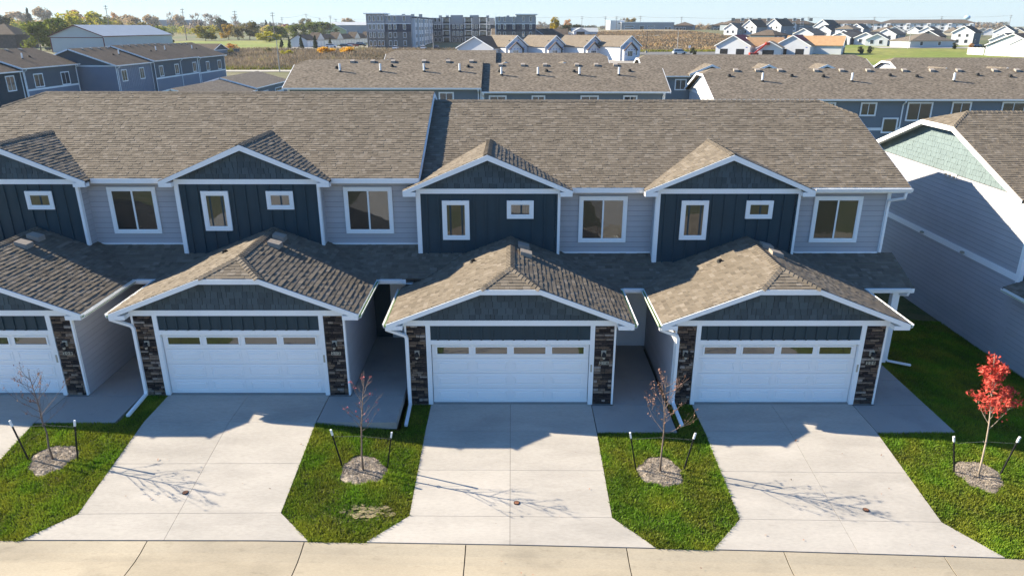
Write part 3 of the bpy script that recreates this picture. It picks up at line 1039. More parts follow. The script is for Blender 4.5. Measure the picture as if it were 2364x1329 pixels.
        b.build('pipe_boot', M['vent_dark'], root)
    RF.finish(300)
    return root

townhouse('attached townhomes numbered 208 and 212 under the higher of the two front roofs', UNITS[0], Z_L, 2, ('208', '212'), 'jerk', 'flush', 'front townhouse rows')
townhouse('attached townhomes numbered 216 and 220, a dark shadow strip on the roof', UNITS[2], Z_R, 2, ('216', '220'), 'flush', 'jerk', 'front townhouse rows')
townhouse('townhome with sunlit sage gable end and long grey side wall at the right', 21.44, Z_N, 1, None, 'jerk', 'flush', 'front townhouse rows', end_wall=True)

# ------------------------------------------------------------------ lawn grass: one mass of blades
def grass():
    rs = np.random.RandomState(5)
    V, A = [], []
    for corners, zf, holes, dens in LAWNS:
        if dens <= 0: continue
        c = np.array(corners)
        ar = abs(area2(corners))
        n = int(ar * 2100 * dens)
        s, t = rs.rand(n), rs.rand(n)
        p = (c[0] * (1 - s)[:, None] + c[1] * s[:, None]) * (1 - t)[:, None] + (c[3] * (1 - s)[:, None] + c[2] * s[:, None]) * t[:, None]
        keep = np.ones(n, bool)
        for hx, hy in holes:
            ang = np.arctan2(p[:, 1] - hy, p[:, 0] - hx)
            keep &= np.hypot(p[:, 0] - hx, (p[:, 1] - hy)) > .60 + .06 * np.sin(3 * ang + hx) + .04 * np.sin(7 * ang)
        # a worn, thin patch in the lawn by the second drive
        bare = np.array([math.hypot((q[0] + 3.65) / .62, (q[1] + 5.1) / .34) + .9 * noise.noise((q[0] * 2.6, q[1] * 3.4, 1.0)) < .72 for q in p], bool)
        keep &= ~(bare & (rs.rand(n) < .66))
        p = p[keep] + rs.normal(0, .006, (int(keep.sum()), 2))
        for x, y in p:
            f = noise.noise((x * .9, y * .9, 3.0)) + .5 * noise.noise((x * 3.1, y * 3.1, 8.0))
            z = zf(x, y)
            hgt = .055 + .035 * rs.rand() + .02 * f
            a = rs.rand() * 6.283
            w = .011 + .008 * rs.rand()
            lx, ly = rs.normal(0, .035), rs.normal(0, .035) - .01
            dx, dy = math.cos(a) * w, math.sin(a) * w
            V += [(x - dx, y - dy, z - .005), (x + dx, y + dy, z - .005), (x + lx, y + ly, z + hgt)]
            A.append(min(1, max(0, .5 + .42 * f + rs.normal(0, .22))))
    me = bpy.data.meshes.new('grass')
    n = len(V)
    me.from_pydata(V, [], [(i, i + 1, i + 2) for i in range(0, n, 3)])
    me.materials.append(M['blade'])
    at = me.attributes.new('shade', 'FLOAT', 'FACE')
    at.data.foreach_set('value', A)
    link('grass', me, None, kind='stuff', label='short green lawn grass between the driveways and beside the end home')
grass()
zf_ = LAWNS[3][1]
b = MB()
for i in range(40):
    x, y = -3.65 + rnd.gauss(0, .26), -5.1 + rnd.gauss(0, .13)
    r = rnd.uniform(.05, .14)
    r *= .8
    b.face([(x + r * 1.4 * math.cos(q) * rnd.uniform(.6, 1.1), y + r * math.sin(q) * rnd.uniform(.6, 1.1), zf_(x, y) + .012 + i * .0004) for q in np.linspace(0, 5.6, 9)], rnd.random())
M['dry_soil'] = mat('dry_bare_soil', (.235, .19, .105), .95, .25, 5, .3, 40, attr=.25)
b.build('bare_soil', M['dry_soil'], None, attr=True, kind='stuff', label='dry tan bare spot in the lawn before garage 212')

# ------------------------------------------------------------------ young trees, mulch, stakes
def leaf_quad(b, p, r, rs, flat=.5):
    n = Vector((rs.gauss(0, 1), rs.gauss(0, 1), rs.gauss(0, 1) + flat)).normalized()
    u = n.orthogonal().normalized()
    a = rs.random() * 6.28
    v = n.cross(u)
    u, v = u * math.cos(a) + v * math.sin(a), v * math.cos(a) - u * math.sin(a)
    L, W = r * rs.uniform(.8, 1.3), r * rs.uniform(.4, .6)
    b.face([p - u * L, p + v * W + n * r * .12, p + u * L, p - v * W + n * r * .12], rs.random())

def sapling(label, x, y, z, top, seed, leafm, bark, crown_w, nleaf, full=False, lean=(0, 0), r0=.028):
    rs = random.Random(seed)
    t = thing('young_tree', label, 'tree', (x, y, z), 0, 'young trees along the driveways')
    pts = [Vector((lean[0] * k * k, lean[1] * k * k, top * k)) + Vector((rs.uniform(-.02, .02), rs.uniform(-.02, .02), 0)) * (k > 0) for k in (0, .15, .3, .45, .6, .75, .9, 1)]
    b = MB(); b.tube(pts, [r0 * (1 - .85 * i / 7) for i in range(8)], 7)
    b.build('trunk', bark, t, smooth=True)
    lv = MB()
    def at(k):
        f = k * 7 if k < 1 else 6.999
        return pts[0].lerp(pts[0], 0) if False else (Vector((lean[0] * k * k, lean[1] * k * k, top * k)))
    nb = 12 if full else 16
    for i in range(nb):
        k = .40 + .52 * i / nb
        p = at(k)
        a = i * 2.4 + rs.uniform(-.4, .4)
        ln = crown_w * (1.15 - .75 * (k - .4) / .52) * rs.uniform(.75, 1.15)
        br = MB()
        d = Vector((math.cos(a), math.sin(a), (.75 if full else .42) + .5 * k)).normalized()
        q = [p]
        for s in range(4):
            d = (d + Vector((rs.uniform(-.2, .2), rs.uniform(-.2, .2), .14))).normalized()
            q.append(q[-1] + d * ln / 4)
        br.tube(q, [r0 * .32, r0 * .24, r0 * .18, r0 * .12, r0 * .07], 5)
        tips = [q[-1], q[-2]] if not full else [q[-1]]
        for s in range(5):
            j = rs.choice((1, 2, 3, 3))
            e = q[j]
            dd = (d + Vector((rs.uniform(-.8, .8), rs.uniform(-.8, .8), rs.uniform(-.1, .5)))).normalized()
            m_ = e + dd * ln * rs.uniform(.15, .28)
            f = m_ + (dd + Vector((rs.uniform(-.3, .3), rs.uniform(-.3, .3), .25))).normalized() * ln * rs.uniform(.1, .22)
            br.tube([e, m_, f], [r0 * .11, r0 * .08, r0 * .05], 4)
            tips += [m_, f]
        br.build('branch', bark, t)
        for e in tips:
            if full:
                for _ in range(int(nleaf * rs.uniform(.6, 1.3))):
                    c = e + Vector((rs.gauss(0, .062), rs.gauss(0, .062), rs.gauss(0, .036)))
                    leaf_quad(lv, c, .050, rs, .8)
            elif rs.random() < nleaf:
                for _ in range(rs.choice((1, 1, 2, 3))):
                    leaf_quad(lv, e + Vector((rs.gauss(0, .02), rs.gauss(0, .02), rs.gauss(0, .02))), .030, rs)
    if lv.f:
        lv.build('foliage', leafm, t, attr=True, kind='stuff')
    return t

def mulch_ring(x, y, zf, seed):
    rs = random.Random(seed)
    b = MB()
    K = 26
    prev = None
    rings = [(0, .03), (.14, .015), (.30, .04), (.46, .035), (.58, .01), (.66, -.03)]
    idx = []
    for r, hgt in rings:
        row = []
        for q in range(K):
            a = 2 * math.pi * q / K
            rr = r * (1 + .06 * math.sin(3 * a + x) + .05 * math.sin(7 * a))
            px, py = x + rr * math.cos(a), y + rr * math.sin(a)
            row.append(len(b.v)); b.v.append((px, py, zf(px, py) + hgt + rs.uniform(-.008, .008)))
        idx.append(row)
    for r0_, r1_ in zip(idx, idx[1:]):
        for q in range(K):
            w = (q + 1) % K
            b.f.append((r0_[q], r1_[q], r1_[w], r0_[w])); b.m.append(0); b.a.append(rs.random())
    for i in range(2600):
        a, r = rs.random() * 6.283, math.sqrt(rs.random()) * .60
        r *= (1 + .06 * math.sin(3 * a + x) + .05 * math.sin(7 * a))
        px, py = x + r * math.cos(a), y + r * math.sin(a)
        z = zf(px, py) + float(np.interp(r, [q[0] for q in rings], [q[1] for q in rings])) + .012
        c = Vector((px, py, z))
        u = Vector((rs.gauss(0, 1), rs.gauss(0, 1), rs.gauss(0, .35))).normalized() * rs.uniform(.010, .032)
        v = u.cross(Vector((rs.gauss(0, .4), rs.gauss(0, .4), 1))).normalized() * rs.uniform(.003, .007)
        b.face([c - u - v, c + u - v, c + u + v, c - u + v], rs.random())
    b.build('mulch', M['mulch'], None, attr=True, kind='stuff', label='ring of shredded wood mulch around a young tree')

def stake(label, p, top, white):
    t = thing('tree_stake', label, 'stake', p, 0, 'steel tree stakes')
    v = Vector(top) - Vector(p)
    b = MB(); b.pipe([(0, 0, -.1), tuple(v)], .034, .030, (1, 0, 0)); b.build('post', M['black'], t)
    e = v.normalized()
    b = MB(); b.pipe([tuple(v - e * .17), tuple(v + e * .01)], .046, .042, (1, 0, 0)); b.build('cap', M['white'], t)

zfs = [LAWNS[0][1], LAWNS[3][1], LAWNS[6][1], fr]
SAP = [
    ('bare young tree with few tan leaves before the half hidden left garage', M['bark'], M['dry_leaf'], 1.05, .45, False, (-.09, .05), 2.75),
    ('bare young tree in front of garage 212 with a few pink leaves', M['bark'], M['pink_leaf'], .80, .20, False, (.25, 0), 3.0),
    ('young tree in front of garage 216 hung with many dry brown leaves', M['bark'], M['dry_leaf'], 1.05, .75, False, (-.02, .05), 2.9),
    ('young tree with bright scarlet leaves on the lawn at the right edge', M['pale_bark'], M['red_leaf'], .74, 12, True, (-.35, .1), 3.6)]
SIDE = ['stake on the left of the bare pale tree before garage 208', 'stake on the right of the bare pale tree before garage 208',
        'stake on the left of the pink leaved tree before garage 212', 'stake on the right of the pink leaved tree before garage 212',
        'stake on the left of the brown leaved tree before garage 216', 'stake on the right of the brown leaved tree before garage 216',
        'stake on the left of the scarlet tree at the right edge', 'leaning stake on the right of the scarlet tree']
offs = [((-.61, -.05, -.90, 0), (.68, -.02, .85, 0)), ((-.56, .10, -.77, 0), (.61, .20, .84, 0)),
        ((-.63, .06, -.89, 0), (.64, .07, .86, 0)), ((-.56, .16, -.94, 0), (.66, .11, .83, 0))]
for k, (x, y) in enumerate(TREES_NEAR):
    lb, bark, lm, cw, nl, full, lean, top = SAP[k]
    z = zfs[k](x, y)
    sapling(lb, x, y, z + .02, top, 40 + k, lm, bark, cw, nl, full, lean)
    mulch_ring(x, y, zfs[k], k)
    for s in (0, 1):
        a, c, d, e = offs[k][s]
        zz = zfs[k](x + a, y + c)
        stake('black steel ' + SIDE[k * 2 + s], (x + a, y + c, zz), (x + d, y + e, zz + 1.22), True)
        w = MB()
        hx = Vector((lean[0] * .16, lean[1] * .16, 0))
        w.tube([(x + d * .9 + a * .1, y + e, zz + 1.02), (x + hx.x + (.03 if s else -.03), y + hx.y, z + 1.08)], .0035, 4)
        w.tube([(x + hx.x + math.cos(q) * .045, y + hx.y + math.sin(q) * .045, z + 1.08) for q in np.linspace(0, 6.283, 9)], .010, 4, cap=False)
        w.build('guy_wire', M['wire'], None, label='thin wire to the ' + SIDE[k * 2 + s].replace('on the ', ''), category='wire', group='tree tie wires')

# valve lids in the drives, dry leaves, small stains
for (x, y), lb in (((-8.45, -4.51), 'rusty round valve lid in the left driveway beside a thin tree shadow'), ((.12, -4.73), 'rusty round valve lid in the middle driveway, right of the centre joint'), ((9.05, -4.84), 'rusty round valve lid in the right driveway among leafy shadows')):
    zz = (Z_L if x < -4 else Z_R); k = (-1.65 - y) / (-1.65 - y_curb(x)); zz = zz * (1 - k) + z_street(x) * k
    t = thing('valve_lid', lb, 'lid', (x, y, zz), 0, 'valve lids')
    b = MB(); b.tube([(0, 0, -.02), (0, 0, .010)], .078, 14); b.build('rim', M['black'], t)
    b = MB(); b.tube([(0, 0, .0), (0, 0, .013)], .064, 12); b.build('lid', M['brass'], t)
lf = MB(); rs_ = random.Random(3)
for i in range(60):
    x, y = rs_.uniform(-12, 12), rs_.uniform(-7.4, -1.9)
    if any(abs(x - u) < 2.4 for u in UNITS) or y < -6.5:
        u = min(UNITS, key=lambda q: abs(q - x))
        zz = (Z_L if u < -4 else Z_R); k = min(1, (-1.65 - y) / (-1.65 - y_curb(x))); zz = zz * (1 - k) + z_street(x) * k
        if y < -6.1: zz = z_street(x) - .05
        leaf_quad(lf, Vector((x, y, zz + .02)), rs_.choice((.02, .02, .03, .045)), rs_, 4)
lf.build('fallen_leaf_litter', M['dry_leaf'], None, attr=True, kind='stuff', label='few dry leaves scattered over the driveways and the street')

# ------------------------------------------------------------------ terrain behind the houses
BP = [(-1e3, -1.0), (60, -1.0), (110, -.6), (280, 3.0), (600, 4.5), (1500, 7.0), (9000, 9.0)]
def hz(x, y):
    z = float(np.interp(y, [p[0] for p in BP], [p[1] for p in BP]))
    return z + 4.8 * math.exp(-((x - 120) / 110) ** 2 / 2 - ((y - 540) / 140) ** 2 / 2)

def terrain(name, m, x0, x1, y0, y1, st, lift=0.0, keep=None):
    b = MB()
    nx, ny = int(round((x1 - x0) / st)), int(round((y1 - y0) / st))
    for j in range(ny + 1):
        for i in range(nx + 1):
            x, y = x0 + i * st, y0 + j * st
            b.v.append((x, y, hz(x, y) + lift))
    for j in range(ny):
        for i in range(nx):
            if keep and not keep(x0 + (i + .5) * st, y0 + (j + .5) * st): continue
            k = j * (nx + 1) + i
            b.f.append((k, k + 1, k + nx + 2, k + nx + 1))
    b.m = [0] * len(b.f); b.a = [.5] * len(b.f)
    return b.build(name, m, None, smooth=True, kind='structure')

M['field'] = mat('rough_field', (0.0850, 0.0978, 0.0298), .95, .3, .02, .25, .35, col2=(0.1445, 0.1232, 0.0638))
M['lush'] = mat('green_field', (0.1403, 0.1742, 0.0221), .95, .35, .03, .25, .5, col2=(0.1997, 0.1997, 0.0425))
M['prairie'] = mat('prairie_soil', (0.1530, 0.1232, 0.0723), .95, .3, .045, .35, .8, col2=(0.2465, 0.1827, 0.1020), stretch=(.3, 1.5, 1))
M['asphalt'] = mat('asphalt', (0.1280, 0.1240, 0.1200), .95, .1, .1)
M['path'] = mat('pale_path', (0.3600, 0.3360, 0.2880), .95, .1, .2)
M['dirt'] = mat('black_soil', (.022, .018, .016), .95, .3, .4, .3, 3)
M['gravel'] = mat('gravel_lot', (0.2880, 0.2640, 0.2320), .95, .15, .1)

terrain('ground', M['field'], -900, 900, 20, 900, 10)
terrain('far_ground', M['field'], -9000, 9000, 880, 9080, 200, -.5)
b = MB(); b.box(-400, 400, -200, 21, -1.9, -1.6); b.build('ground_base', M['field'], None, kind='structure')
terrain('green_field', M['lush'], -180, -70, 270, 400, 10, .06)
terrain('prairie', M['prairie'], -130, -10, 170, 270, 10, .06)
terrain('right_lawn', M['lush'], 100, 270, 130, 290, 10, .06)
terrain('right_lawn', M['lush'], 45, 100, 105, 170, 5, .06)
terrain('hill_prairie', M['prairie'], 30, 120, 250, 560, 10, .08)
terrain('gravel_lot', M['gravel'], -15, 50, 180, 220, 5, .1)
terrain('parking_lot', M['gravel'], -90, -50, 270, 300, 5, .12)
terrain('parking_lot', M['asphalt'], -50, 20, 255, 275, 5, .12)
terrain('rear_road', M['path'], -80, -20, 165, 170, 5, .12)
terrain('rear_road', M['asphalt'], 30, 75, 230, 245, 5, .14)
terrain('gravel_road', M['path'], 40, 150, 400, 405, 5, .16)
terrain('housing_road', M['path'], 140, 230, 265, 275, 5, .16)
# dark heap of topsoil by the rear garages
b = MB()
for j in range(9):
    for i in range(15):
        x, y = -38 + i * 1.4, 126 + j * 1.6
        e = min(i, 14 - i) / 4; f = min(j, 8 - j) / 2.5
        b.v.append((x, y, hz(x, y) + min(1, e) * min(1, f) * 1.3 + noise.noise((x, y, 1)) * .25 * min(e, f, 1)))
for j in range(8):
    for i in range(14):
        k = j * 15 + i
        b.f.append((k, k + 1, k + 16, k + 15))
b.m = [0] * len(b.f); b.a = [.5] * len(b.f)
b.build('soil_heap', M['dirt'], None, smooth=True, kind='structure')

# ------------------------------------------------------------------ rows of townhomes behind
M['siding_bg'] = mat('blue_grey_siding', (0.1700, 0.1997, 0.2253), .7, .05, .6, objrand=.03)
M['batten_bg'] = mat('steel_blue_siding', (0.2125, 0.2338, 0.2805), .7, .05, .6)
M['shake_bg'] = mat('dark_grey_shake', (0.1020, 0.1207, 0.1360), .7, .06, .8)
M['wrap'] = mat('house_wrap', (0.5928, 0.6006, 0.6240), .5, .03, .5)
M['wrap_ink'] = mat('blue_ink', (.09, .14, .42), .6, 0)
M['osb'] = mat('raw_sheathing', (0.4000, 0.2400, 0.1240), .9, .12, .8, objrand=.06)
M['red_felt'] = mat('red_roof_felt', (.20, .035, .045), .9, .2, .6)
M['steel_white'] = mat('white_steel_sheet', (0.4640, 0.4880, 0.4960), .45, .03, .3)
M['steel_roof'] = mat('galvanised_roof', (0.4000, 0.4080, 0.4000), .5, .05, .3)
M['maroon'] = mat('maroon_trim', (.13, .03, .035), .6, 0)
M['barn_wood'] = mat('weathered_barn_wood', (.085, .065, .060), .9, .25, 1.2)
M['grey_brick'] = mat('grey_brick', (0.1305, 0.1260, 0.1242), .9, .1, .5, .15, 6)
M['apt_grey'] = mat('light_grey_panel', (0.2720, 0.2848, 0.3060), .6, .04, .2)
M['apt_navy'] = mat('navy_panel', (.022, .032, .058), .6, .05, .2)
M['roof_flat'] = mat('flat_roof', (.30, .30, .30), .9, .05, .2)
M['red_paint'] = mat('red_machine_paint', (.42, .035, .02), .4, 0)
M['car_white'] = mat('white_car_paint', (.75, .76, .78), .25, 0, spec=.5)
M['car_dark'] = mat('dark_car_paint', (.020, .022, .028), .25, 0, spec=.5)
M['car_red'] = mat('red_car_paint', (.25, .02, .02), .25, 0, spec=.5)
M['pole'] = mat('grey_pole', (.36, .34, .32), .6, 0)
M['wood_pole'] = mat('wooden_pole', (.20, .17, .15), .9, .1)
M['pale_blue'] = mat('pale_blue_tank', (.36, .55, .70), .5, 0)
M['yellow_green'] = mat('yellow_green_cladding', (.50, .50, .24), .6, .05)
M['cladding_blue'] = mat('blue_grey_cladding', (.22, .255, .30), .6, .05)

def wall_window(root, x0, x1, z0, z1, y, panes=2, t=.10, mt='white'):
    return window(root, x0, x1, z0, z1, y, panes, t, (), 'glass_far', 'window', mt)

def roof_box_vent(root, x, z, y, tilt):
    b = MB(); s = tilt
    c = [(x - .22, y - .2), (x + .22, y - .2), (x + .22, y + .2), (x - .22, y + .2)]
    b.hexa([(a, q, z + s * (q - y)) for a, q in c], [(a, q, z + s * (q - y) * .8 + .17) for a, q in c])
    b.build('roof_vent', M['vent'], root)

def row_house(label, loc, rotz, L, half, eave, ridge, ends, wall_m, roof_m='far_shingle', group=None, wins=(), vents=(), pipes=(), boots=(), band=None,
              lower=None, gables=(), end_m=('siding_bg', 'shake_bg'), gut=True, spouts=(), cat='townhouse', doors=(), name='townhouse_block', eo=.45, batten=False):
    """local frame: x along the row, ridge at y = 0, visible front faces -y. ends: 'jerk', 'rake' or 'flush'"""
    root = thing(name, label, cat, loc, rotz, group)
    sl = (ridge - eave) / half
    wy = -(half - .40)
    a, cz = 1.1, ridge - .45
    cy = (ridge - cz) / sl
    l, r = ends
    xl = -eo if l != 'flush' else 0
    xr = L + (eo if r != 'flush' else 0)
    f = [(xl, -half), (xr, -half)] + ([(xr, -cy), (xr - a, 0)] if r == 'jerk' else [(xr, 0)]) + ([(xl + a, 0), (xl, -cy)] if l == 'jerk' else [(xl, 0)])
    zf = lambda y: ridge - sl * abs(y)
    polys = [[(x, y, zf(y)) for x, y in f], [(x, -y, zf(y)) for x, y in f[::-1]]]
    if r == 'jerk': polys.append([(xr, -cy, cz), (xr, cy, cz), (xr - a, 0, ridge)])
    if l == 'jerk': polys.append([(xl, cy, cz), (xl, -cy, cz), (xl + a, 0, ridge)])
    rf = deck_of('roof', root, polys, M[roof_m], .10)
    pbox('front_wall', root, M[wall_m], 0, L, wy, wy + .2, -1.2, eave - .05)
    pbox('rear_wall', root, M[wall_m], 0, L, -wy - .2, -wy, -1.2, eave - .05)
    for X, e, sg in ((0, l, -1), (L, r, 1)):
        x0, x1 = sorted((X, X - sg * .2))
        pbox('end_wall', root, M[end_m[0]], x0, x1, wy + .2, -wy - .2, -1.2, eave - .05)
        b = MB()
        top = cy if e == 'jerk' else 0.05
        b.prism_x([(wy, eave - .05), (-wy, eave - .05), (top, zf(top) - .14), (-top, zf(top) - .14)], x0, x1)
        b.build('gable', M[end_m[1]], root)
        if e != 'flush':
            xe = xl if sg < 0 else xr
            for s in (1, -1):
                q = [(s * -half, eave - .01), (s * -top, zf(top) - .01), (s * -top, zf(top) - .22), (s * -half, eave - .22)]
                b = MB(); b.hexa([(xe, y, z) for y, z in q], [(xe + sg * .05, y, z) for y, z in q]); b.build('rake_board', M['white'], root)
            if e == 'jerk':
                pbox('jerkinhead_fascia', root, M['white'], *sorted((xe, xe + sg * .05)), -cy, cy, cz - .22, cz - .01)
            pbox('frieze_board', root, M['white'], *sorted((X, X + sg * .04)), wy, -wy, eave - .22, eave - .03)
        pbox('corner_board', root, M['white'], *sorted((X + sg * .03, X - sg * .12)), wy - .035, wy, -1.0, eave - .1)
    if gut:
        pbox('gutter', root, M['white'], xl, xr, -half - .10, -half, eave - .16, eave - .03)
        pbox('soffit', root, M['white'], 0, L, -half, wy, eave - .20, eave - .17)
    for x in spouts:
        b = MB(); b.pipe([(x, -half - .05, eave - .15), (x, -half - .05, eave - .3), (x, wy - .06, eave - .55), (x, wy - .06, -.5)], .10, .08, (1, 0, 0)); b.build('downspout', M['white'], root)
    if band:
        pbox('band_board', root, M['white'], 0, L, wy - .03, wy, band, band + .25)
        if lower:
            pbox('lower_wall', root, M[lower], 0, L, wy - .012, wy, -1.0, band)
    if batten:
        x = .3
        while x < L - .2:
            pbox('batten', root, M[wall_m], x - .035, x + .035, wy - .025, wy, -1, eave - .2); x += .55
    for w in wins:
        wall_window(root, w[0], w[1], w[2], w[3], wy - .03, w[4] if len(w) > 4 else 2)
    for x in vents:
        roof_box_vent(root, x, zf(.55), -.55, sl)
    for x, y in pipes:
        b = MB(); b.tube([(x, y, zf(y) - .05), (x, y, zf(y) + .75)], .10, 8); pp = b.build('vent_pipe', M['white'], root)
        b = MB(); b.tube([(x, y, zf(y) - .03), (x, y, zf(y) + .09)], [.20, .13], 8); b.build('pipe_collar', M['vent_dark'], pp)
    for x, y in boots:
        b = MB(); b.tube([(x, y, zf(y) - .03), (x, y, zf(y) + .20)], [.22, .13], 8); b.build('pipe_boot', M['vent_dark'], root)
    for gx in gables:                          # small gables over bump-outs
        gd, gz = 2.8, ridge - .95
        yb = -half - .45
        zt = gz - .42 * gd
        yk = -(ridge - gz) / sl
        ya = -(ridge - zt) / sl
        deck_of('gable_roof', root, [[(gx - gd, yb, zt), (gx, yb, gz), (gx, yk, gz), (gx - gd, ya, zt)], [(gx, yb, gz), (gx + gd, yb, zt), (gx + gd, ya, zt), (gx, yk, gz)]], M[roof_m], .08)
        b = MB(); b.prism_y([(gx - gd + .3, zt - .05), (gx + gd - .3, zt - .05), (gx, gz - .22)], yb + .3, yb + .4); b.build('gable', M['shake_bg'], root)
        for s in (-1, 1):
            q = [(gx + s * gd, zt), (gx, gz), (gx, gz - .26), (gx + s * gd, zt - .22)]
            if s > 0: q = q[::-1]
            b = MB(); b.prism_y(q, yb - .05, yb); b.build('rake_board', M['white'], root)
        pbox('frieze_board', root, M['white'], gx - gd + .3, gx + gd - .3, yb + .25, yb + .3, zt - .2, zt - .02)
        pbox('bump_wall', root, M['navy'], gx - gd + .35, gx + gd - .35, yb + .3, wy, 0, zt - .05)
    for x0, x1 in doors:
        d = pbox('garage_door', root, M['white'], x0, x1, wy - .03, wy, -.2, 1.95)
        n = 4
        for i in range(n):
            p = x0 + .2 + (x1 - x0 - .4) * i / n
            pbox('pane', d, M['glass_far'], p + .06, p + (x1 - x0 - .4) / n - .06, wy - .045, wy - .03, 1.45, 1.80)
    return root

GB = 'townhome rows behind the front ones'
row_house('long brown roofed townhome row behind roof 212, six vents along its ridge', (-21.9, 57.8, -.37), 0, 18.9, 6.0, 6.03, 8.39, ('jerk', 'flush'), 'siding_bg', group=GB,
          wins=[(14.7, 16.2, 4.25, 5.6)], vents=[5.4, 7.5, 9.6, 12.8, 15.3, 17.7], pipes=[(4.5, -2.6), (8.6, -2.6), (13.0, -2.6), (16.6, -2.6)],
          boots=[(4.0, -1.9), (9.6, -1.5), (12.9, -1.9), (17.4, -1.6)], spouts=[18.6])
row_house('brown roofed townhome row behind roof 216, one step lower than its neighbour', (-2.98, 57.8, -.72), 0, 18.0, 6.0, 6.03, 8.39, ('flush', 'jerk'), 'siding_bg', group=GB,
          wins=[(.7, 2.45, 4.25, 5.62), (4.9, 6.25, 4.25, 5.62), (9.7, 11.5, 4.25, 5.62), (13.9, 15.3, 4.25, 5.62)], vents=[1.8, 4.1, 6.4, 9.7, 11.7, 13.7],
          pipes=[(1.9, -2.6), (5.6, -2.6), (9.8, -2.6), (13.8, -2.6)], boots=[(1.7, -1.9), (6.5, -1.8), (9.3, -1.9), (15, -1.8)], spouts=[.2, 17.8])
row_house('long townhome row behind roof 220 with a sunlit white end and slate blue back wall', (18.9, 53, -.99), 0, 34, 6.0, 6.03, 8.39, ('jerk', 'jerk'), 'siding_bg', group=GB,
          wins=[(13.2, 14.7, 4.45, 5.7), (17.5, 19.85, 4.0, 5.72), (21.6, 23.4, 4.2, 5.75), (26.2, 28.4, 4.0, 5.75), (15.45, 16.9, 2.9, 4.32, 1), (9.7, 10.9, 4.8, 5.7)], vents=[2.9, 5, 7.2, 10.7, 13.2, 15.8, 19.3, 22, 24.6, 28.1, 30.3],
          pipes=[(4.9, -2.6), (13.4, -2.6), (23.1, -2.6)], boots=[(2, -1.6), (8, -1.6), (11, -1.7), (17.5, -1.5), (20, -1.7), (26, -1.4), (29, -1.7)], band=3.15, spouts=[17.1], end_m=('wrap', 'wrap'))
GC = 'farther townhome rows facing the camera'
row_house('far brown roof ridge with two small pale gable tips, left of the shadowed step', (-17, 85, -.25), 0, 14.8, 6.0, 6.03, 8.39, ('jerk', 'flush'), 'siding_bg', group=GC, gables=[.6, 8.2])
row_house('far brown roof ridge with two pale gable tips, right of the shadowed step', (-2.2, 85, -.6), 0, 15.0, 6.0, 6.03, 8.39, ('flush', 'jerk'), 'siding_bg', group=GC, gables=[1.3, 9.1])
row_house('far townhome row with dark shake gables in white trim and one upper window', (17.4, 81, -.70), 0, 29.4, 6.0, 6.03, 8.39, ('jerk', 'jerk'), 'siding_bg', group=GC, gables=[8.0, 15.2, 22.6],
          wins=[(3.6, 5.1, 5.0, 6.4) if False else (3.6, 5.1, 4.2, 5.6)], end_m=('wrap', 'wrap'))
row_house('far townhome row at the right with a clipped white gable end on the green', (50.0, 79, -1.0), 0, 26, 6.0, 6.03, 8.39, ('jerk', 'jerk'), 'siding_bg', group=GC, gables=[4.0, 11.6, 19.0], end_m=('wrap', 'wrap'))

GL = 'blue grey townhome rows at the left'
row_house('dark navy townhome end cut by the left edge of the picture', (-72.6, 62, -.35), R(90), 18.3, 6.6, 6.03, 8.3, ('flush', 'flush'), 'navy', 'dark_shingle', GL, wins=[(15.0, 16.8, 3.5, 5.5)], vents=[15.4])
row_house('second townhome from the left edge, two windows over a white band', (-72.4, 80.5, -.05), R(90), 12.6, 6.6, 6.03, 8.3, ('rake', 'rake'), 'shake_bg', 'dark_shingle', GL,
          wins=[(2.0, 4.1, 3.3, 5.15), (8.3, 10.4, 3.2, 5.05)], vents=[3.2, 6.2, 9.2], pipes=[(4.6, -3.6)], boots=[(6.8, -3.2)], band=2.95, lower='batten_bg', spouts=[.2, 12.4])
row_house('steel blue townhome with a wide dark gable end behind the left roof', (-67.3, 94.2, -.35), R(90), 11.4, 6.9, 6.03, 8.45, ('rake', 'flush'), 'batten_bg', 'dark_shingle', GL, wins=[(1.3, 3.0, 3.5, 5.3), (7.0, 8.6, 3.5, 5.3)],
          vents=[2.4, 4.8, 7.2, 9.6], pipes=[(8.0, -3.2)], boots=[(6.2, -3.2)], end_m=('batten_bg', 'shake_bg'), batten=True, spouts=[.4])
row_house('middle blue townhome with a white band under its windows', (-66.8, 105.6, -.15), R(90), 17.6, 6.9, 6.03, 8.45, ('rake', 'flush'), 'shake_bg', 'dark_shingle', GL, wins=[(1.5, 3.0, 3.3, 5.1), (7.4, 9.1, 3.3, 5.1), (15.0, 16.7, 3.3, 5.1)],
          vents=[2, 4.4, 6.8, 9.2, 11.6, 14, 16.2], pipes=[(8.5, -3.2), (12.0, -3.2)], boots=[(6.5, -3.2)], band=2.95, lower='batten_bg', spouts=[10.0])
row_house('farthest blue townhome of the left row, beside the brown meadow', (-66.8, 123.3, -.30), R(90), 13.4, 6.9, 6.03, 8.45, ('rake', 'rake'), 'shake_bg', 'dark_shingle', GL, wins=[(3.6, 5.2, 3.3, 5.1), (9.4, 11.3, 3.3, 5.1)],
          vents=[2, 4.5, 7, 9.5], pipes=[(6.0, -3.2)], boots=[(8, -3.2)], band=2.95, lower='batten_bg', spouts=[.5])
GG = 'detached garages behind the left row'
row_house('low garage with a grey gable end behind the left roof', (-44.3, 76, -.55), R(90), 16.6, 5.4, 2.75, 4.25, ('rake', 'flush'), 'siding_bg', 'far_shingle', GG, cat='garage', name='garage', end_m=('batten_bg', 'batten_bg'), doors=[(2, 6.5), (9, 13.5)])
